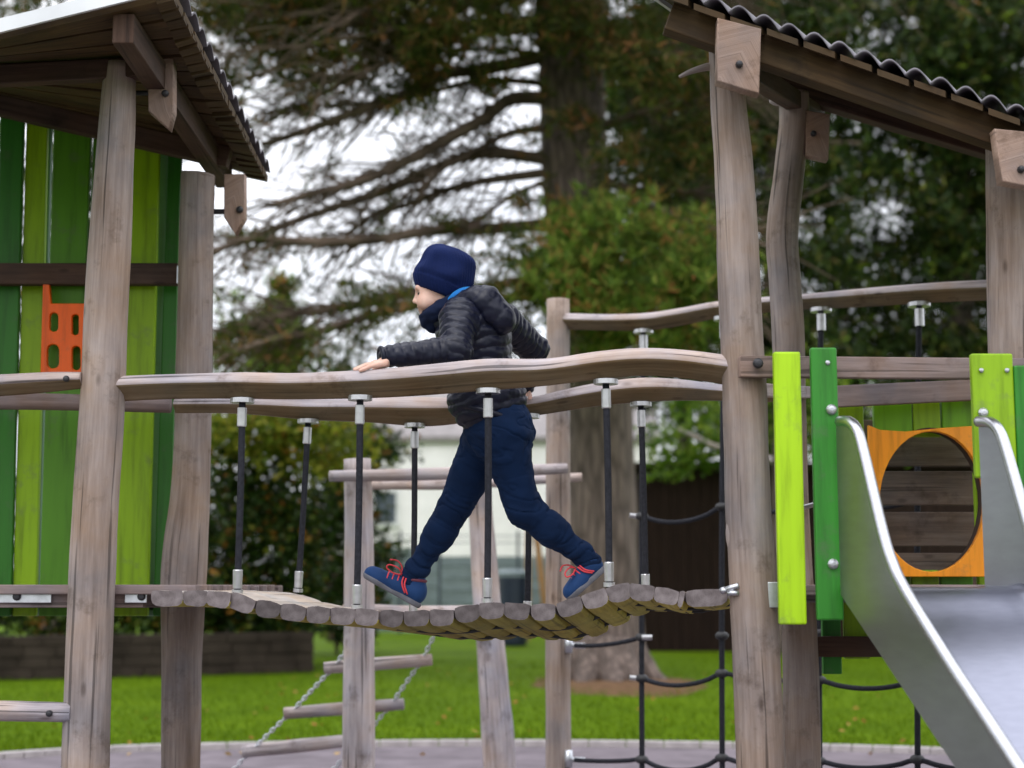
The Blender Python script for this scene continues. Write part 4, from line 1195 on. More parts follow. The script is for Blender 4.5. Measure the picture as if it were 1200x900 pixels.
am = np.where(wh == 0, .0075, .0065)
V = V + Nn * ((puff - .75) * am + wrinkle(V, .0045, 22.0, 7.0, (1, 1, 1.6)) + wrinkle(V, .002, 60.0, 3.0))[:, None]
jk = npmesh('jacket', smooth_mesh(V, Fc, 1, .25), Fc, M['jacket'], BOY)
# hem and cuffs
def band(m, c, axis, r0, r2, h_, thick, n_=36, side=(0, 1, 0)):
    ax_ = Vector(axis).normalized(); s_ = Vector(side); s_ = (s_ - ax_ * s_.dot(ax_)).normalized(); u_ = ax_.cross(s_)
    ring = []
    for k in range(n_ + 1):
        a = 2 * pi * k / n_
        ring.append(tuple(Vector(c) + s_ * cos(a) * r0 + u_ * sin(a) * r2) + (thick,))
    loft(m, ring, segs=10, sub=1, cap=False)
dn = (Vector(T(*WRn)) - Vector(T(*ELn))).normalized()
part('cuff', M['jacket'], jk, lambda m: band(m, Vector(T(*WRn)) + dn * .030, dn, r1(9.5), r1(9.5), 0, .0085), smooth=True)
df = (Vector(T(*WRf)) - Vector(T(*ELf))).normalized()
part('cuff', M['jacket'], jk, lambda m: band(m, Vector(T(*WRf)) + df * .026, df, r1(9), r1(9), 0, .008), smooth=True)
part('hem', M['jacket'], jk, lambda m: band(m, T(574, 487, 5.495), Vector((-.30, 0, -1)), r1(36), r1(43), 0, .011), smooth=True)
# hood lying on the back
hd = SDF(.0048, .03)
for dY in (-.115, -.05, .02, .07):
    hd.cap(T(548, 350, YC + dY * .85), r1(11), T(569, 351, YC + dY), r1(14.5), .03); hd.cap(T(569, 352, YC + dY), r1(16), T(590, 374, YC + dY), r1(15), .03); hd.cap(T(569, 362, YC + dY), r1(15), T(588, 380, YC + dY * .9), r1(11), .03)
hd.cap(T(533, 357, 5.40), r1(9), T(552, 350, 5.40), r1(12), .03); hd.cap(T(533, 357, 5.60), r1(9), T(552, 350, 5.60), r1(12), .03)
V, Fc = hd.mesh(); V = smooth_mesh(V, Fc, 3, .5); Nn = normals(V, Fc)
cd_, wh = bone_coord(V, [(T(545, 345), T(592, 380), .05, 0)])
V = V + Nn * ((np.abs(np.sin(pi * (cd_ + wrinkle(V, .012, 9, 4)) / .055)) ** .6 - .7) * .004 + wrinkle(V, .006, 20, 9) + wrinkle(V, .0025, 55, 2))[:, None]
npmesh('hood', V, Fc, M['jacket'], jk)

# ------------------------------------------------ neck warmer with bright lining
sn = SDF(.004, .02)
cN = Vector(T(524, 362)); axn = Vector((-.42, 0, .9)).normalized(); sdn = Vector((0, 1, 0)); upn = axn.cross(sdn)
for k in range(24):
    a0, a1 = 2 * pi * k / 24, 2 * pi * (k + 1) / 24
    f_ = lambda a: tuple(cN + sdn * cos(a) * r1(20) + upn * sin(a) * r1(22) + axn * r1(1.5) * sin(2 * a))
    sn.cap(f_(a0), r1(8.5), f_(a1), r1(8.5))
sn.cap(T(503, 374), r1(10), T(512, 367), r1(10)); sn.cap(T(503, 374), r1(9), T(508, 382), r1(9)); sn.cap(T(532, 352), r1(14), T(546, 348), r1(10))
V, Fc = sn.mesh(); V = smooth_mesh(V, Fc, 2, .5); Nn = normals(V, Fc)
V = V + Nn * (wrinkle(V, .006, 28, 1, (1, .6, 2.2)))[:, None]
nk = npmesh('neck_warmer', V, Fc, M['snood'], BOY)
part('lining', M['blue'], nk, lambda m: loft(m, [T(524, 356, 5.425) + (.010,), T(534, 347, 5.412) + (.016,), T(545, 341.5, 5.43) + (.016,), T(553, 339.5, 5.47) + (.010,)], segs=12, sub=5, rough=.1, seed=4), smooth=True)

# ------------------------------------------------ beanie
ht = SDF(.004, .03)
ht.ell(T(519, 321), (r1(34.5), r1(28.5), r1(30)))
ht.ell(T(524, 333), (r1(31), r1(28.5), r1(27)))
ht.ell(T(523, 309), (r1(26), r1(25), r1(19.5)))
ht.ell(T(539, 320), (r1(14.5), r1(22), r1(22)))
ht.cap(T(510, 302), r1(10), T(534, 302), r1(10.5), .03); ht.cap(T(538, 306), r1(9.5), T(546, 312), r1(7), .02)
pA, pB = Vector(T(482, 334)), Vector(T(514, 347))
e_ = (pB - pA).normalized(); nd = Vector((e_.z, 0, -e_.x)); nd = nd if nd.z < 0 else -nd
ht.cut(tuple(pA), tuple(nd))
V, Fc = ht.mesh(); V = smooth_mesh(V, Fc, 3, .5); Nn = normals(V, Fc)
c0 = np.array(T(523, 322)); ang = np.arctan2(V[:, 1] - c0[1], V[:, 0] - c0[0])
hh = (V - np.array(pA)) @ -np.array(nd)
ribs = np.sin(ang * 46) * .0011
V = V + Nn * (ribs + np.where(hh < r1(15), .0035, 0) * np.clip(hh / .004, 0, 1) + wrinkle(V, .013, 15, 5) * np.clip((hh - r1(14)) / r1(8), 0, 1))[:, None]
npmesh('beanie', V, Fc, M['hat'], BOY)

# ------------------------------------------------ trousers
t_ = SDF(.0042, .03)
t_.cap(T(585, 492, 5.5), r1(34), T(581, 508, 5.5), r1(37), .05)
t_.ell(T(596, 508, 5.5), (r1(30.5), r1(38), r1(30)), None, .05)
for (h_, k_, a_, rh, rk, ra) in ((HPn, KNn, ANn, 28.5, 19.5, 12.3), (HPf, KNf, ANf, 30, 20, 12.5)):
    t_.cap(T(*h_), r1(rh), T(*k_), r1(rk), .03); t_.cap(T(*k_), r1(rk), T(*a_), r1(ra), .03)
    t_.cap(T(*a_), r1(ra + .4), tuple(Vector(T(*a_)) + (Vector(T(*a_)) - Vector(T(*k_))).normalized() * .022), r1(ra - .5), .02)
    mid = Vector(T(*k_)).lerp(Vector(T(*a_)), .42)
    t_.ell(tuple(mid + Vector((.008, 0, 0))), (r1(17), r1(16.5), r1(16.5)), None, .04)
V, Fc = t_.mesh(); V = smooth_mesh(V, Fc, 3, .5); Nn = normals(V, Fc)
bones = [(T(*HPn), T(*KNn), r1(28), 0), (T(*KNn), T(*ANn), r1(18), .26), (T(*HPf), T(*KNf), r1(28), 0), (T(*KNf), T(*ANf), r1(18), .26)]
cd_, wh = bone_coord(V, bones)
near_knee = np.exp(-((cd_ - .26) / .06) ** 2); near_ank = np.clip((cd_ - .40) / .08, 0, 1); near_hip = np.exp(-((cd_ - .02) / .07) ** 2)
fold = np.array([noise.noise(Vector((c * 26 + v[1] * 16 + w * 5, v[1] * 15, (v[0] * .6 + v[2]) * 15))) for c, w, v in zip(cd_, wh, V)])
crease = -np.exp(-(fold / .07) ** 2)
V = V + Nn * (crease * (.0015 + .005 * near_knee + .006 * near_ank + .005 * near_hip) + fold * (.003 + .006 * near_knee + .007 * near_ank + .004 * near_hip) + wrinkle(V, .003, 14, 8) + wrinkle(V, .0022, 38, 5))[:, None]
tr_ = npmesh('trousers', smooth_mesh(V, Fc, 1, .3), Fc, M['pants'], BOY)

# ------------------------------------------------ shoes
def shoe(ank, heel, toe, Y, sgn_label):
    A_, H_, O_ = Vector(T(*ank)), Vector(T(heel[0], heel[1], Y)), Vector(T(toe[0], toe[1], Y))
    d = (O_ - H_).normalized(); up_ = Vector((d.z, 0, -d.x));
    if up_.dot(A_ - H_) < 0: up_ = -up_
    L_ = (O_ - H_).length
    s = SDF(.0032, .018)
    s.cap(tuple(H_ + up_ * .040 + d * .032), .036, tuple(H_ + up_ * .034 + d * L_ * .5), .034)
    s.cap(tuple(H_ + up_ * .034 + d * L_ * .5), .034, tuple(O_ - d * .030 + up_ * .027), .026)
    s.ell(tuple(O_ - d * .052 + up_ * .026), (.05, .040, .028), np.array([tuple(d), (0, 1, 0), tuple(up_)]).T, .02)
    s.cap(tuple(H_ + up_ * .06 + d * .036), .033, tuple(A_.lerp(H_ + d * .03 + up_ * .06, .35)), .034)
    s.cut(tuple(H_ + up_ * .012), tuple(-up_))
    V, Fc = s.mesh(); V = smooth_mesh(V, Fc, 2, .5)
    sh_ = npmesh('shoe', V, Fc, M['shoe'], BOY)
    z = SDF(.0032, .012)
    z.ell(tuple(H_ + d * .045 + up_ * .012), (.050, .036, .030), np.array([tuple(d), (0, 1, 0), tuple(up_)]).T)
    z.ell(tuple(H_ + d * (L_ * .5) + up_ * .012), (.075, .034, .026), np.array([tuple(d), (0, 1, 0), tuple(up_)]).T)
    z.ell(tuple(O_ - d * .052 + up_ * .016), (.054, .041, .026), np.array([tuple(d), (0, 1, 0), tuple(up_)]).T)
    z.cut(tuple(H_ + up_ * .020), tuple(up_)); z.cut(tuple(H_), tuple(-up_))
    V, Fc = z.mesh(); V = smooth_mesh(V, Fc, 1, .4)
    npmesh('sole', V, Fc, M['sole'], sh_)
    def F3(a, h_, w): return tuple(H_ + d * L_ * a + up_ * h_ + Vector((0, w, 0)))
    def laces(m):
        for a, h_ in ((.50, .071), (.58, .066), (.66, .060)):
            loft(m, [F3(a - .02, h_ - .020, -.033) + (.0028,), F3(a, h_ - .001, -.016) + (.003,), F3(a + .01, h_ + .001, .016) + (.003,), F3(a, h_ - .02, .033) + (.0028,)], segs=7, sub=4)
        lp = [(.47, .078, -.012), (.56, .092, -.03), (.70, .088, -.042), (.72, .074, -.044), (.60, .068, -.036), (.48, .075, -.014)]
        loft(m, [F3(*p) + (.0026,) for p in lp], segs=7, sub=5)
        loft(m, [F3(*p) + (.0026,) for p in [(.47, .078, .008), (.54, .102, .01), (.64, .112, .0), (.74, .104, -.02)]], segs=7, sub=5)
        for a0, a1 in ((.34, .40), (.385, .445)):
            loft(m, [F3(a0 + .04, .074, -.030) + (.0028,), F3(a0 + .01, .05, -.0385) + (.003,), F3(a1 - .16, .026, -.0385) + (.0028,)], segs=7, sub=4)
    part('laces', M['lace'], sh_, laces, smooth=True)
    part('collar', M['darktrim'], sh_, lambda m: band(m, A_.lerp(H_ + d * .03 + up_ * .06, .42), (A_ - H_ - d * .03).normalized(), .031, .033, 0, .006), smooth=True)
    return sh_
shoe(ANf, (490, 713), (424, 676), 5.58, 'front')
shoe(ANn, (712, 667), (668, 706), 5.42, 'rear')

# ==================================================================== BACKGROUND: foliage helpers
nr = np.random.default_rng(11)

def quadmesh(name, V, mat, parent=None):
    """V: (n,4,3) world coordinates, one separate leaf-sized face each"""
    n_ = len(V)
    off = np.array(wloc(parent)) if parent else np.zeros(3)
    me = bpy.data.meshes.new(name)
    me.vertices.add(n_ * 4); me.vertices.foreach_set('co', (V - off).reshape(-1).astype(np.float32))
    me.loops.add(n_ * 4); me.loops.foreach_set('vertex_index', np.arange(n_ * 4, dtype=np.int32))
    me.polygons.add(n_); me.polygons.foreach_set('loop_start', np.arange(0, n_ * 4, 4, dtype=np.int32))
    me.polygons.foreach_set('loop_total', np.full(n_, 4, dtype=np.int32))
    me.materials.append(mat)
    me.update(calc_edges=True); me.validate()
    o = bpy.data.objects.new(name, me); COL.objects.link(o)
    if parent: o.parent = parent
    return o

def unit(a): return a / np.maximum(np.linalg.norm(a, axis=-1, keepdims=True), 1e-9)

def blades(C, D, ln, wd):
    """diamond blades from points C along D"""
    n_ = len(C)
    ln = np.broadcast_to(ln, n_)[:, None]; wd = np.broadcast_to(wd, n_)[:, None]
    S_ = unit(np.cross(D, unit(nr.normal(size=(n_, 3)))))
    mid = C + D * ln * .5
    return np.stack([C, mid + S_ * wd * .5, C + D * ln, mid - S_ * wd * .5], 1)

def needle_tufts(C, nq=7, ln=.17, wd=.022, bias=(0, 0, .3)):
    n_ = len(C)
    CC = np.repeat(C, nq, 0)
    D = unit(nr.normal(size=(n_ * nq, 3)) + np.array(bias))
    return blades(CC, D, ln * nr.uniform(.6, 1.3, n_ * nq), wd * nr.uniform(.7, 1.4, n_ * nq))

def leaf_cloud(C, size=.09, flat=.6):
    n_ = len(C)
    D = unit(nr.normal(size=(n_, 3)) * np.array([1, 1, flat]))
    s_ = size * nr.uniform(.6, 1.35, n_)
    return blades(C, D, s_, s_ * .62)

def Pn(px, py, Y):
    dx = (px - 600) / F; dz = (450 - py) / F
    dy = cp - dz * sp; dzz = sp + dz * cp
    return np.stack([dx * Y / dy, Y, CAMZ + dzz * Y / dy], -1)

def zone(cx, cy, rx, ry, Y0, Y1, ncl, per, spread, squash=.6):
    """clumps inside an ellipse; spread in metres; returns points"""
    a = nr.uniform(0, 2 * pi, ncl); r_ = np.sqrt(nr.uniform(0, 1, ncl))
    Cc = Pn(cx + rx * r_ * np.cos(a), cy + ry * r_ * np.sin(a), nr.uniform(Y0, Y1, ncl))
    pts = np.repeat(Cc, per, 0) + nr.normal(size=(ncl * per, 3)) * np.array([spread, spread, spread * squash])
    pts = pts[pts[:, 2] > .05]
    return pts

# ==================================================================== great pine
PB = G(708, 797)
PT = thing('pine_tree', 'huge old pine with long bare limbs reaching left against the white sky', 'pine tree', tuple(PB))
YP = PB.y
tr = MB()
def ptrunk(m):
    px_loft(m, [(708, 806, 62), (708, 792, 52), (709, 760, 45), (708, 700, 42), (706, 600, 40), (703, 500, 39.5), (692, 380, 39), (678, 240, 40), (671, 120, 41), (669, 0, 42), (667, -160, 40), (664, -420, 34), (660, -800, 20)], YP + .3, rough=.09, seed=51, segs=40, sub=7, nscale=.35)
    for (dx, dy, r0) in ((-62, 12, 13), (66, 11, 14), (-30, 20, 15), (34, 21, 14), (8, 22, 15)):
        a = Vector(PB) + Vector((dx * .0045, -dy * .012, .42)); b = Vector(PB) + Vector((dx * .0112, -dy * .045, -.03))
        mid = a.lerp(b, .55) + Vector((0, 0, -.10))
        loft(m, [tuple(a) + (R(r0, YP) * 1.3,), tuple(mid) + (R(r0, YP),), tuple(b) + (R(r0, YP) * .5,)], segs=12, sub=5, rough=.1, seed=dx)
ptrunk(tr); tr.build('trunk', M['bark'], PT, smooth=True)

branches = [  # pixel x,y,half width ; depth offset at the tip
    ([(640, 66, 8), (573, 80, 7.5), (523, 90, 7), (473, 110, 6.5), (427, 130, 5.5), (373, 147, 4.5), (307, 170, 3.2)], -1.0),
    ([(645, 116, 8), (600, 117, 7.5), (567, 137, 7), (523, 163, 6.5), (473, 190, 6), (427, 213, 5), (383, 223, 4.5), (317, 240, 3.2)], -1.8),
    ([(645, 188, 7), (590, 178, 7), (547, 185, 6), (500, 203, 5.5), (453, 220, 5), (407, 240, 4.5), (340, 263, 4), (262, 292, 3)], -.4),
    ([(645, 202, 6), (573, 213, 4.5), (523, 223, 4), (473, 240, 3.5), (440, 253, 3), (405, 275, 2)], .5),
    ([(650, 262, 7), (573, 267, 6.5), (507, 273, 6), (440, 280, 5.5), (367, 285, 5), (290, 283, 4), (250, 294, 3)], -2.4),
    ([(640, 25, 7), (560, 33, 6), (507, 40, 5), (440, 58, 4), (380, 66, 3.5), (320, 84, 3), (258, 107, 2)], .8),
    ([(507, 40, 4), (450, 62, 3), (407, 92, 2.5), (365, 118, 1.6)], .4),
    ([(650, 322, 6), (560, 335, 6), (477, 345, 5.5), (397, 363, 5), (338, 371, 4), (285, 384, 3)], -1.5),
    ([(655, 345, 6), (560, 350, 5.5), (466, 361, 5), (407, 377, 5), (359, 390, 4.5), (317, 398, 4), (265, 416, 2.5)], -2.6),
    ([(640, -30, 8), (540, -20, 7), (440, 0, 6), (340, 15, 5), (240, 30, 3)], -.6),
    ([(640, -90, 9), (500, -80, 7), (380, -60, 5), (230, -45, 3)], .6),
    ([(640, 150, 5), (600, 158, 4), (560, 176, 3), (520, 200, 2.2), (490, 226, 1.4)], -.8),
    ([(635, 215, 3), (600, 228, 2.4), (575, 250, 1.8), (556, 262, 1.2)], -.5),
    ([(700, 60, 7), (760, 58, 5.5), (830, 75, 4), (890, 100, 2.5)], -1.2),
    ([(705, 150, 5), (750, 136, 4), (800, 120, 3), (850, 118, 2)], -1.6),
    ([(705, 215, 5), (760, 222, 4), (815, 224, 3), (860, 236, 2)], -.6),
    ([(700, 300, 5), (750, 318, 4), (800, 330, 3), (850, 356, 2)], -2.0),
    ([(700, -60, 9), (820, -50, 7), (960, -40, 5), (1100, -20, 3)], -1.4),
]
for k_ in range(7):
    y0_ = rng.uniform(-60, 120); x1_ = rng.uniform(225, 430); dr_ = rng.uniform(10, 90); r0_ = rng.uniform(2.6, 4.4)
    branches.append(([(645, y0_, r0_), (560, y0_ + rng.uniform(-8, 14), r0_ * .8), (470, y0_ + dr_ * .4 + rng.uniform(-8, 8), r0_ * .65), ((470 + x1_) / 2, y0_ + dr_ * .7, r0_ * .5), (x1_, y0_ + dr_, r0_ * .3)], rng.uniform(-3, 2)))
for k_ in range(7):
    y0_ = rng.uniform(-40, 380); x1_ = rng.uniform(800, 900); dr_ = rng.uniform(-10, 60); r0_ = rng.uniform(2.2, 3.6)
    branches.append(([(700, y0_, r0_), (750, y0_ + rng.uniform(-8, 8), r0_ * .8), ((750 + x1_) / 2, y0_ + dr_ * .4, r0_ * .6), (x1_, y0_ + dr_, r0_ * .3)], rng.uniform(-3, -1)))
tw_pts = []
lm = MB(); twm = MB()
for bi, (pts, dY) in enumerate(branches):
    n_ = len(pts)
    q = []
    for i, (x, y, r_) in enumerate(pts):
        Yb_ = YP + .2 + dY * i / (n_ - 1) + (.0 if i == 0 else nr.uniform(-.12, .12))
        p = P(x, y + (nr.uniform(-3, 3) if i else 0), Yb_); q.append((p.x, p.y, p.z, R(r_, Yb_) * 1.12))
    mb = MB(); loft(mb, q, segs=10, sub=5, rough=.12, seed=bi * 1.7)
    mb.build('branch', M['twig'], PT, smooth=True)
    cq = catmull(q, 6)
    sgn = -1 if pts[-1][0] < 640 else 1
    for i in range(4, len(cq) - 1):
        for rep in range(3 if i > 8 else 2):
            if rng.random() < .8:
                p = Vector(cq[i][:3]); L_ = rng.uniform(.4, 1.5)
                d = Vector((sgn * rng.uniform(.1, 1), rng.uniform(-.8, .8), rng.uniform(-.8, .3))).normalized()
                p1 = p + d * L_ * .5 + Vector((0, 0, rng.uniform(-.05, .08))); p2 = p + d * L_ + Vector((sgn * .08, 0, rng.uniform(-.22, .05)))
                loft(twm, [tuple(p) + (.015,), tuple(p1) + (.010,), tuple(p2) + (.006,)], segs=5, sub=3)
                if rng.random() < .5:
                    p3 = p1 + Vector((sgn * rng.uniform(.1, .4), rng.uniform(-.3, .3), rng.uniform(-.35, .2)))
                    loft(twm, [tuple(p1) + (.008,), tuple(p3) + (.004,)], segs=4, sub=1); tw_pts.append((p3, p1, bi))
                tw_pts.append((p2, p1, bi))
tag(twm.build('twigs', M['twig'], PT, smooth=True), kind='stuff')
Cs = []
for (a, b, bi) in tw_pts:
    dens = .035 if bi in (1, 2, 3, 11, 12) else .10
    if rng.random() < dens:
        for k in range(rng.randint(1, 4)):
            t = rng.random() * .6
            Cs.append(tuple(a.lerp(b, t) + Vector((rng.gauss(0, .06), rng.gauss(0, .06), rng.gauss(0, .05)))))
Cs = np.array(Cs)
parts_ = [Cs,
          zone(300, 8, 90, 50, YP - 2, YP + 2, 58, 11, .2), zone(420, 14, 115, 46, YP - 2, YP + 2, 78, 11, .2), zone(560, 14, 90, 42, YP - 2, YP + 1, 50, 11, .2),
          zone(480, 75, 70, 24, YP - 1.5, YP + 1, 18, 9, .16), zone(440, 118, 70, 20, YP - 1.5, YP, 9, 7, .13), zone(575, 100, 50, 16, YP - 1.5, YP, 5, 8, .12), zone(310, 75, 60, 28, YP - 1.5, YP + 1, 20, 9, .17), zone(622, 190, 20, 60, YP - 1.5, YP, 4, 7, .12), zone(285, 292, 45, 18, YP - 2, YP, 6, 7, .12),
          zone(655, 30, 50, 40, YP - 1.2, YP - .4, 18, 10, .2), zone(670, 130, 35, 25, YP - .9, YP - .5, 4, 8, .14), zone(660, 250, 45, 22, YP - 1.2, YP - .5, 4, 8, .16),
          zone(780, 60, 90, 70, YP - 2.5, YP, 34, 11, .22), zone(790, 190, 80, 60, YP - 2, YP, 26, 11, .22), zone(600, 325, 36, 50, YP - 2, YP, 13, 9, .16),
          zone(450, 345, 70, 20, YP - 2.5, YP, 9, 8, .14), zone(310, 400, 70, 22, YP - 2.5, YP - .5, 10, 8, .16), zone(420, 405, 60, 18, YP - 2.5, YP - .5, 5, 8, .15), zone(545, 265, 50, 12, YP - 1.5, YP, 4, 6, .11), zone(600, 390, 36, 30, YP - 2, YP, 10, 9, .16),
          zone(60, 15, 120, 32, YP - 2, YP + 2, 24, 8, .18),
          ]
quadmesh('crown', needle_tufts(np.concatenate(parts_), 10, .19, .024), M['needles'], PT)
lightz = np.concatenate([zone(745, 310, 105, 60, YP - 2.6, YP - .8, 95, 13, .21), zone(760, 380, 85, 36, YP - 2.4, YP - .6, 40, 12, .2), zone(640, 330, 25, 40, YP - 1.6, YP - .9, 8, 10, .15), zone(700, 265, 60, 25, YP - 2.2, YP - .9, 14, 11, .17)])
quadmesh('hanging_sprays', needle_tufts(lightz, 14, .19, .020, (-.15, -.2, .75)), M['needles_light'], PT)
# high crown above the frame (it shades the lawn)
high = np.concatenate([zone(640, -330, 620, 260, YP - 4, YP + 4, 120, 14, .5), zone(500, -110, 420, 70, YP - 3, YP + 3, 70, 12, .35)])
quadmesh('high_crown', needle_tufts(high, 7, .34, .08), M['needles'], PT)

# litter under the pine
ml = MB(); nn = 48
cpt = Vector(PB) + Vector((.15, -.5, 0))
ml.v.append(cpt + Vector((0, 0, .05)))
for ring, hgt in ((.55, .035), (1.0, -.021)):
    for k in range(nn):
        a = 2 * pi * k / nn
        rr_ = (1 + .25 * noise.noise(Vector((cos(a) * 1.5, sin(a) * 1.5, 3))) + .08 * noise.noise(Vector((cos(a) * 6, sin(a) * 6, 5)))) * ring
        ml.v.append(cpt + Vector((cos(a) * 1.12 * rr_, sin(a) * 1.9 * rr_, hgt)))
for k in range(nn):
    k2 = (k + 1) % nn
    ml.face((0, 1 + k, 1 + k2)); ml.face((1 + k, 1 + nn + k, 1 + nn + k2, 1 + k2))
tag(ml.build('needle_litter', M['mulch'], smooth=True), kind='stuff')

# ==================================================================== dark conifers and other trees on the right
def simple_trunk(root, x, ybase_z, top_px, Y, r_, mat='bark', nbr=10, spread=1.6):
    base = P(x, 680, Y); base.z = 0
    top = P(x + 6, top_px, Y)
    part('trunk', M[mat], root, lambda m: loft(m, [tuple(base) + (r_ * 1.3,), tuple(base.lerp(top, .2)) + (r_,), tuple(base.lerp(top, .6)) + (r_ * .7,), tuple(top) + (r_ * .25,)], segs=14, sub=5, rough=.1, seed=x), smooth=True)
    for k in range(nbr):
            t = rng.uniform(.3, .95); a = rng.uniform(0, 2 * pi); L_ = spread * rng.uniform(.6, 1.2) * (1.2 - t * .6)
            p = base.lerp(top, t); d = Vector((cos(a), sin(a), rng.uniform(-.1, .5)))
            part('limb', M['twig'], root, lambda m: loft(m, [tuple(p) + (r_ * .3,), tuple(p + d * L_ * .5) + (r_ * .2,), tuple(p + d * L_ + Vector((0, 0, -.1))) + (r_ * .08,)], segs=6, sub=3), smooth=True)

def tree(name, label, cat, x, Y, zones, mat, kind, size, top_px, r_=.2, group=None, nq=7, nbr=10, spread=1.6, wd=.034):
    b = P(x, 680, Y)
    t = thing(name, label, cat, (b.x, b.y, 0), group)
    simple_trunk(t, x, 0, top_px, Y, r_, nbr=nbr, spread=spread)
    pts = np.concatenate(zones)
    quadmesh('crown', needle_tufts(pts, nq, size, wd) if kind == 'needle' else leaf_cloud(pts, size), M[mat], t)
    return t

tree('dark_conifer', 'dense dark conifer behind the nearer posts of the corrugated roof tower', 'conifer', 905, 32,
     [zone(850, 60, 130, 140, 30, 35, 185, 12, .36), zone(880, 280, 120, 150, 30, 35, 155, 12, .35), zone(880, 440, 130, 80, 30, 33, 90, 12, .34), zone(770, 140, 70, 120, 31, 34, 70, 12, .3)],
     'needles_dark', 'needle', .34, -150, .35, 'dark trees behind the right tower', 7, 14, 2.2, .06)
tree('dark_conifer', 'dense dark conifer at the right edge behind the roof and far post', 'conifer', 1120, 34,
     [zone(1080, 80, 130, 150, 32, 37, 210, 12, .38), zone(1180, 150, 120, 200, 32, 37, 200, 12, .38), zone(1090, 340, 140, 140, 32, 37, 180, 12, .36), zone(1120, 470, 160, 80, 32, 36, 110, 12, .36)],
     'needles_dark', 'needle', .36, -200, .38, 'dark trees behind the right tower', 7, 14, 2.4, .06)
tree('leafy_tree', 'yellow-green leafy tree showing between the pine trunk and right tower roof', 'tree', 800, 36,
     [zone(745, 85, 50, 45, 35, 37, 40, 40, .35), zone(860, 100, 50, 60, 35, 37, 24, 36, .35), zone(1010, 170, 120, 50, 35, 37, 30, 34, .35), zone(760, 205, 40, 40, 35, 37, 12, 30, .3)],
     'leaves_bright', 'leaf', .22, 60, .2, 'dark trees behind the right tower', nbr=8)
bt = tree('leafy_tree', 'small tree whose fresh green branch droops in front of the brown shed', 'tree', 905, 26.5,
     [zone(815, 500, 55, 42, 25.6, 26.6, 26, 34, .22, .35), zone(800, 545, 40, 14, 25.6, 26.4, 10, 30, .18, .3), zone(905, 480, 80, 60, 25.8, 27.5, 40, 34, .3), zone(1010, 500, 60, 40, 26, 27.5, 18, 34, .3)],
     'leaves_bright', 'leaf', .15, 420, .11, 'dark trees behind the right tower', nbr=6, spread=1.0)
part('branch', M['log'], bt, lambda m: px_loft(m, [(905, 540, 4), (862, 527, 3.4), (838, 523, 3), (815, 512, 2.6), (795, 503, 1.6)], 25.5, rough=.1, seed=3, segs=8), smooth=True)

# left side shrubs and trees
def bush(name, label, cat, x, Y, zones, mat, size, group=None, kind='leaf'):
    b = P(x, 680, Y)
    t = thing(name, label, cat, (b.x, b.y, 0), group)
    for k in range(7):
            a = rng.uniform(0, 2 * pi); h_ = rng.uniform(1.0, 1.9)
            p = Vector((b.x + rng.uniform(-.3, .3), b.y + rng.uniform(-.2, .2), 0)); q = p + Vector((cos(a) * .7, sin(a) * .4, h_))
            part('stem', M['twig'], t, lambda m: loft(m, [tuple(p) + (.03,), tuple(p.lerp(q, .5) + Vector((0, 0, .15))) + (.02,), tuple(q) + (.008,)], segs=6, sub=3), smooth=True)
    pts = np.concatenate(zones)
    quadmesh('foliage', leaf_cloud(pts, size) if kind == 'leaf' else needle_tufts(pts, 7, size, .035), M[mat], t)
    return t
bush('bush', 'dark green bush above the stone wall, just right of the left tower', 'bush', 290, 23.4,
     [zone(290, 640, 78, 105, 22.4, 24, 230, 42, .2), zone(340, 600, 55, 30, 23.6, 24.4, 20, 40, .2), zone(300, 715, 90, 32, 22.3, 23.5, 90, 40, .18)], 'leaves', .115, 'shrubs beyond the stone wall')
bush('bush', 'yellow-green autumn bush glowing beneath the handrails by the left tower', 'bush', 330, 23.9,
     [zone(300, 512, 75, 34, 22.4, 23.6, 80, 40, .2), zone(380, 525, 50, 38, 22.6, 23.6, 46, 38, .2)], 'leaves_yellow', .12, 'shrubs beyond the stone wall')
bush('bush', 'tall mixed green and russet shrub beside the white house', 'bush', 415, 27.5,
     [zone(420, 535, 42, 50, 26.8, 28.2, 50, 40, .2), zone(395, 640, 48, 100, 26.8, 28, 150, 40, .22), zone(455, 660, 14, 30, 27, 28, 8, 26, .14), zone(400, 715, 40, 26, 26.8, 27.8, 24, 36, .18)], 'leaves', .13, 'shrubs beyond the stone wall')
bush('hedge', 'dark hedge above the stone wall, behind the green board wall', 'hedge', 60, 22.4,
     [zone(100, 700, 170, 45, 21.4, 23, 150, 40, .2), zone(-80, 650, 160, 90, 21.6, 23, 110, 40, .22), zone(100, 610, 160, 60, 21.8, 23, 80, 40, .22)], 'leaves', .11, 'shrubs beyond the stone wall')
tree('small_conifer', 'small pointed conifer beyond the limbs, between left tower and boy', 'conifer', 328, 30,
     [zone(328, 340, 8, 16, 29.8, 30.2, 10, 12, .12), zone(328, 375, 17, 20, 29.6, 30.4, 24, 12, .16), zone(326, 415, 24, 26, 29.5, 30.5, 34, 12, .2)],
     'needles_light', 'needle', .2, 330, .09, 'trees beyond the shrubs', 7, 6, .6, .04)
tree('leafy_tree', 'thin leafy tree beside the left tower, against the white sky', 'tree', 268, 29,
     [zone(268, 375, 24, 45, 28.5, 29.5, 11, 15, .18), zone(262, 450, 40, 36, 28.5, 29.5, 18, 24, .2)], 'leaves_bright', 'leaf', .17, 340, .08, 'trees beyond the shrubs', nbr=8, spread=.8)
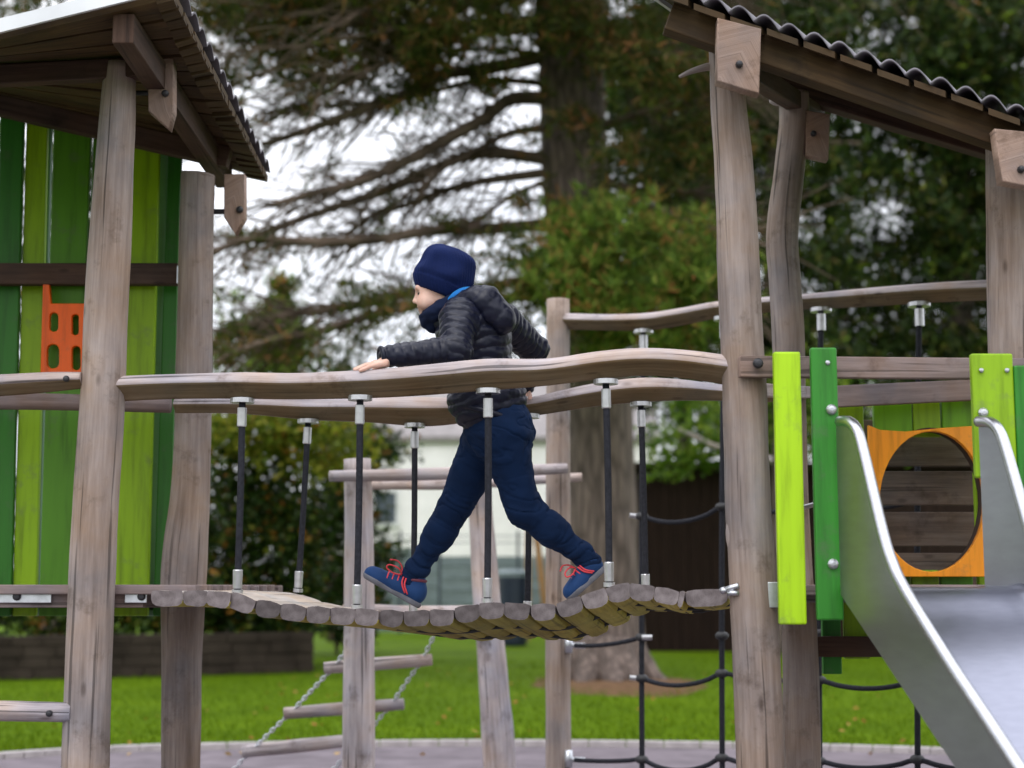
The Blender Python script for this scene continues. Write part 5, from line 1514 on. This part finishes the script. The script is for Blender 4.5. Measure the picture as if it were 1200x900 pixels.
tree('leafy_tree', 'distant low leafy tree behind the handrails, left of the boy\'s hand', 'tree', 390, 33,
     [zone(380, 432, 60, 16, 32, 34, 12, 20, .22), zone(460, 446, 50, 14, 32, 34, 8, 18, .22), zone(410, 466, 60, 16, 32, 34, 18, 22, .24)], 'leaves', 'leaf', .19, 420, .1, 'trees beyond the shrubs', nbr=8, spread=.9)
tree('leafy_tree', 'leafy tree behind the left tower, glimpsed between its green boards', 'tree', 60, 30,
     [zone(20, 240, 140, 170, 29, 31, 130, 28, .36), zone(70, 420, 110, 80, 29, 31, 70, 26, .34), zone(150, 250, 55, 120, 29, 31, 50, 26, .3)], 'leaves', 'leaf', .22, 200, .2, 'trees beyond the shrubs', nbr=10)

tree('leafy_tree', 'broad leafy tree past the left edge, behind the left tower roof', 'tree', -190, 31,
     [zone(-180, 260, 150, 190, 30, 32, 110, 26, .36), zone(-200, 470, 140, 110, 30, 32, 70, 26, .34)], 'leaves', 'leaf', .22, 180, .2, 'trees beyond the shrubs', nbr=9)
# ==================================================================== wall, shed, house, fence, bin
def low_wall(m):
    a, b = G(-400, 806), G(368, 787)
    d = (b - a).normalized(); s = Vector((-d.y, d.x, 0))
    L_ = (b - a).length; ncol = 26; hgt = [.14, .14, .15, .13]
    z = -.02
    for ri, h_ in enumerate(hgt):
        x = 0.0; k = 0
        while x < L_ - .05:
            wd = min(rng.uniform(.3, .6), L_ - x)
            c = a + d * (x + wd / 2) + s * (.14 + rng.uniform(-.012, .012)) + Vector((0, 0, z + h_ / 2))
            box(m, c, d * (wd / 2 - .003), s * .14, (0, 0, h_ / 2 - .003))
            x += wd
        z += h_
    box(m, (a + b) / 2 + s * .15 + Vector((0, 0, .26)), d * (L_ / 2 - .02), s * .11, (0, 0, .27))
lw = MB(); low_wall(lw)
tag(lw.build('stone_wall', M['stone'], bevel=.012), 'low dark stone retaining wall at the lawn edge, behind the left tower', 'wall')

sh = thing('shed', 'long dark brown board shed behind the net and right tower', 'shed', tuple(G(880, 762)))
Ysh = G(880, 762).y
def shed_wall(m):
    x = P(748, 700, Ysh).x; x1 = P(1330, 700, Ysh).x; zt = P(800, 548, Ysh).z
    while x < x1:
        wd = rng.uniform(.16, .22)
        box(m, (x + wd / 2, Ysh + rng.uniform(0, .015), zt / 2 - .02), (wd / 2 - .004, 0, 0), (0, .03, 0), (0, 0, zt / 2), 0, 2)
        x += wd
part('board_wall', M['shed'], sh, shed_wall)
def shed_body(m):
    x0 = P(749, 700, Ysh).x; x1 = P(1330, 700, Ysh).x; zt = P(800, 549, Ysh).z
    box(m, ((x0 + x1) / 2, Ysh + 1.6, zt / 2 - .03), ((x1 - x0) / 2, 0, 0), (0, 1.55, 0), (0, 0, zt / 2 - .02))
part('side_wall', M['shed'], sh, shed_body)
def shed_roof(m):
    x0 = P(742, 700, Ysh).x; x1 = P(1335, 700, Ysh).x; zt = P(800, 548, Ysh).z
    box(m, ((x0 + x1) / 2, Ysh + 1.5, zt + .04), ((x1 - x0) / 2, 0, 0), (0, 1.75, 0), (0, 0, .04))
part('roof', M['shed'], sh, shed_roof)

HY = 45.0
hs = thing('house', 'white rendered house with grey roof, seen between the boy\'s legs', 'house', (P(560, 700, HY).x, HY, 0))
hx0, hx1 = P(395, 600, HY).x, P(770, 600, HY).x
hz = P(560, 514, HY).z
part('wall', M['render'], hs, lambda m: box(m, ((hx0 + hx1) / 2, HY + 4, hz / 2 - .02), ((hx1 - hx0) / 2, 0, 0), (0, 4, 0), (0, 0, hz / 2)))
def hroof(m):
    zr = hz + 2.3; o_ = .12
    v = [Vector((hx0 - o_, HY - o_, hz - .1)), Vector((hx1 + o_, HY - o_, hz - .1)), Vector((hx1 + o_, HY + 4, zr)), Vector((hx0 - o_, HY + 4, zr)), Vector((hx1 + o_, HY + 8 + o_, hz - .1)), Vector((hx0 - o_, HY + 8 + o_, hz - .1))]
    T = Vector((0, 0, .16)); i = len(m.v)
    m.v += v + [p + T for p in v]
    for q in ((0, 3, 2, 1), (3, 5, 4, 2), (6, 7, 8, 9), (9, 8, 10, 11), (0, 1, 7, 6), (4, 5, 11, 10), (0, 6, 9, 3), (3, 9, 11, 5), (1, 2, 8, 7), (2, 4, 10, 8)): m.face([i + k for k in q])
part('roof', M['tile'], hs, hroof)
for (x0, x1, y0, y1) in ((436, 467, 573, 617), (640, 668, 575, 617)):
    wf = part('window', M['glass'], hs, lambda m: boxpx(m, x0 + 3, x1 - 3, y0 + 4, y1 - 4, HY - .04, .06))
    def frame(m):
        for (a, b, c, d) in ((x0, x1, y0, y0 + 4), (x0, x1, y1 - 4, y1), (x0, x0 + 3, y0 + 4, y1 - 4), (x1 - 3, x1, y0 + 4, y1 - 4)):
            boxpx(m, a, b, c, d, HY - .08, .10)
    part('frame', M['whiteframe'], wf, frame)

gf = thing('garden_fence', 'low grey-blue panel fence in front of the white house', 'fence', (P(540, 700, 38).x, 38, 0))
for k, x in enumerate(range(424, 700, 46)):
    def panel(m):
        a, b = P(x, 700, 38), P(x + 44, 700, 38); zt = P(560, 642 if k < 2 else 652, 38).z
        box(m, ((a.x + b.x) / 2, 38, zt / 2 + .03), ((b.x - a.x) / 2, 0, 0), (0, .025, 0), (0, 0, zt / 2 - .03))
        for q in range(6):
            box(m, ((a.x + b.x) / 2, 37.97, .15 + q * zt / 6.2), ((b.x - a.x) / 2, 0, 0), (0, .012, 0), (0, 0, .02))
    part('panel', M['greyfence'], gf, panel)
    part('post', M['bin'], gf, lambda m: box(m, P(x - 1, 700, 38).xy.to_3d() + Vector((0, 0, P(560, 622, 38).z / 2)), (.03, 0, 0), (0, .03, 0), (0, 0, P(560, 622, 38).z / 2)))
def wires(m):
    for yy in (628, 636): cyl(m, P(424, yy, 38.0), P(700, yy, 38.0), .012, 6)
part('wire', M['bin'], gf, wires)

bn = thing('litter_bin', 'dark navy litter bin standing beyond the bridge near the pine', 'bin', tuple(G(601, 756)))
BY = G(601, 756).y
def bnb(m):
    b0 = G(601, 756); t0 = P(601, 676, BY)
    wd = R(18, BY)
    loft(m, [tuple(b0) + (wd * .9,), (b0.x, b0.y, .1, wd * .95), (b0.x, b0.y, t0.z * .6, wd), (b0.x, b0.y, t0.z, wd * 1.03)], segs=28, sub=1)
part('body', M['bin'], bn, bnb, smooth=False)
part('lid', M['greyfence'], bn, lambda m: loft(m, [tuple(P(601, 676, BY)) + (R(19, BY),), tuple(P(601, 671, BY)) + (R(19, BY),), tuple(P(601, 667, BY)) + (R(14, BY),)], segs=28, sub=1))
sw = thing('timber_frame', 'orange timber post frame standing behind the litter bin', 'timber frame', tuple(G(626, 752)))
YW = G(626, 752).y + 1.0
part('post', M['orangewood'], sw, lambda m: beam(m, Vector((P(617, 700, YW).x, YW, -.02)), P(620, 612, YW), .14, .14))
part('post', M['orangewood'], sw, lambda m: beam(m, Vector((P(643, 700, YW).x, YW, -.02)), P(627, 612, YW), .14, .14))
part('crossbeam', M['orangewood'], sw, lambda m: beam(m, P(605, 606, YW), P(650, 606, YW), .12, .16))

# ==================================================================== lawn cover
n_ = 60000
Yg = 11.4 + 14 * nr.uniform(0, 1, n_) ** 1.5
Xg = nr.uniform(-.40, .40, n_) * Yg
ey = np.interp(Xg, [e.x for e in edge], [e.y for e in edge])
k = Yg > ey + .1
C = np.stack([Xg, Yg, np.full(n_, -.021)], -1)[k]
D = unit(np.stack([nr.normal(0, .45, len(C)), nr.normal(0, .45, len(C)), np.full(len(C), 1.0)], -1))
g_ = quadmesh('grass', blades(C, D, nr.uniform(.03, .07, len(C)), .008), M['blade']); tag(g_, kind='stuff')
n_ = 240
Yg = 11.05 + 11 * nr.uniform(0, 1, n_) ** 2.6
Xg = nr.uniform(-.40, .40, n_) * Yg
z = np.where(Yg > np.interp(Xg, [e.x for e in edge], [e.y for e in edge]), .018, .012)
C = np.stack([Xg, Yg, z], -1)
keep = (Yg > np.interp(Xg, [e.x for e in edge], [e.y for e in edge])) | (nr.uniform(0, 1, n_) < .25)
C = C[keep]
a = nr.uniform(0, 2 * pi, len(C))
D = unit(np.stack([np.cos(a), np.sin(a), nr.uniform(0, .35, len(C))], -1))
lf = blades(C, D, nr.uniform(.04, .075, len(C)), .04)
lf[:, :, 2] = np.maximum(lf[:, :, 2], z[keep][:, None] - .004)
tag(quadmesh('fallen_leaves', lf, M['autumn']), kind='stuff')


# ==================================================================== render settings
scene.render.engine = 'CYCLES'
scene.cycles.use_denoising = True
scene.cycles.max_bounces = 6
scene.cycles.diffuse_bounces = 3
scene.cycles.glossy_bounces = 3
scene.cycles.transmission_bounces = 3
scene.view_settings.view_transform = 'Standard'
scene.view_settings.look = 'None'
scene.view_settings.exposure = -0.05
scene.view_settings.gamma = 1.0
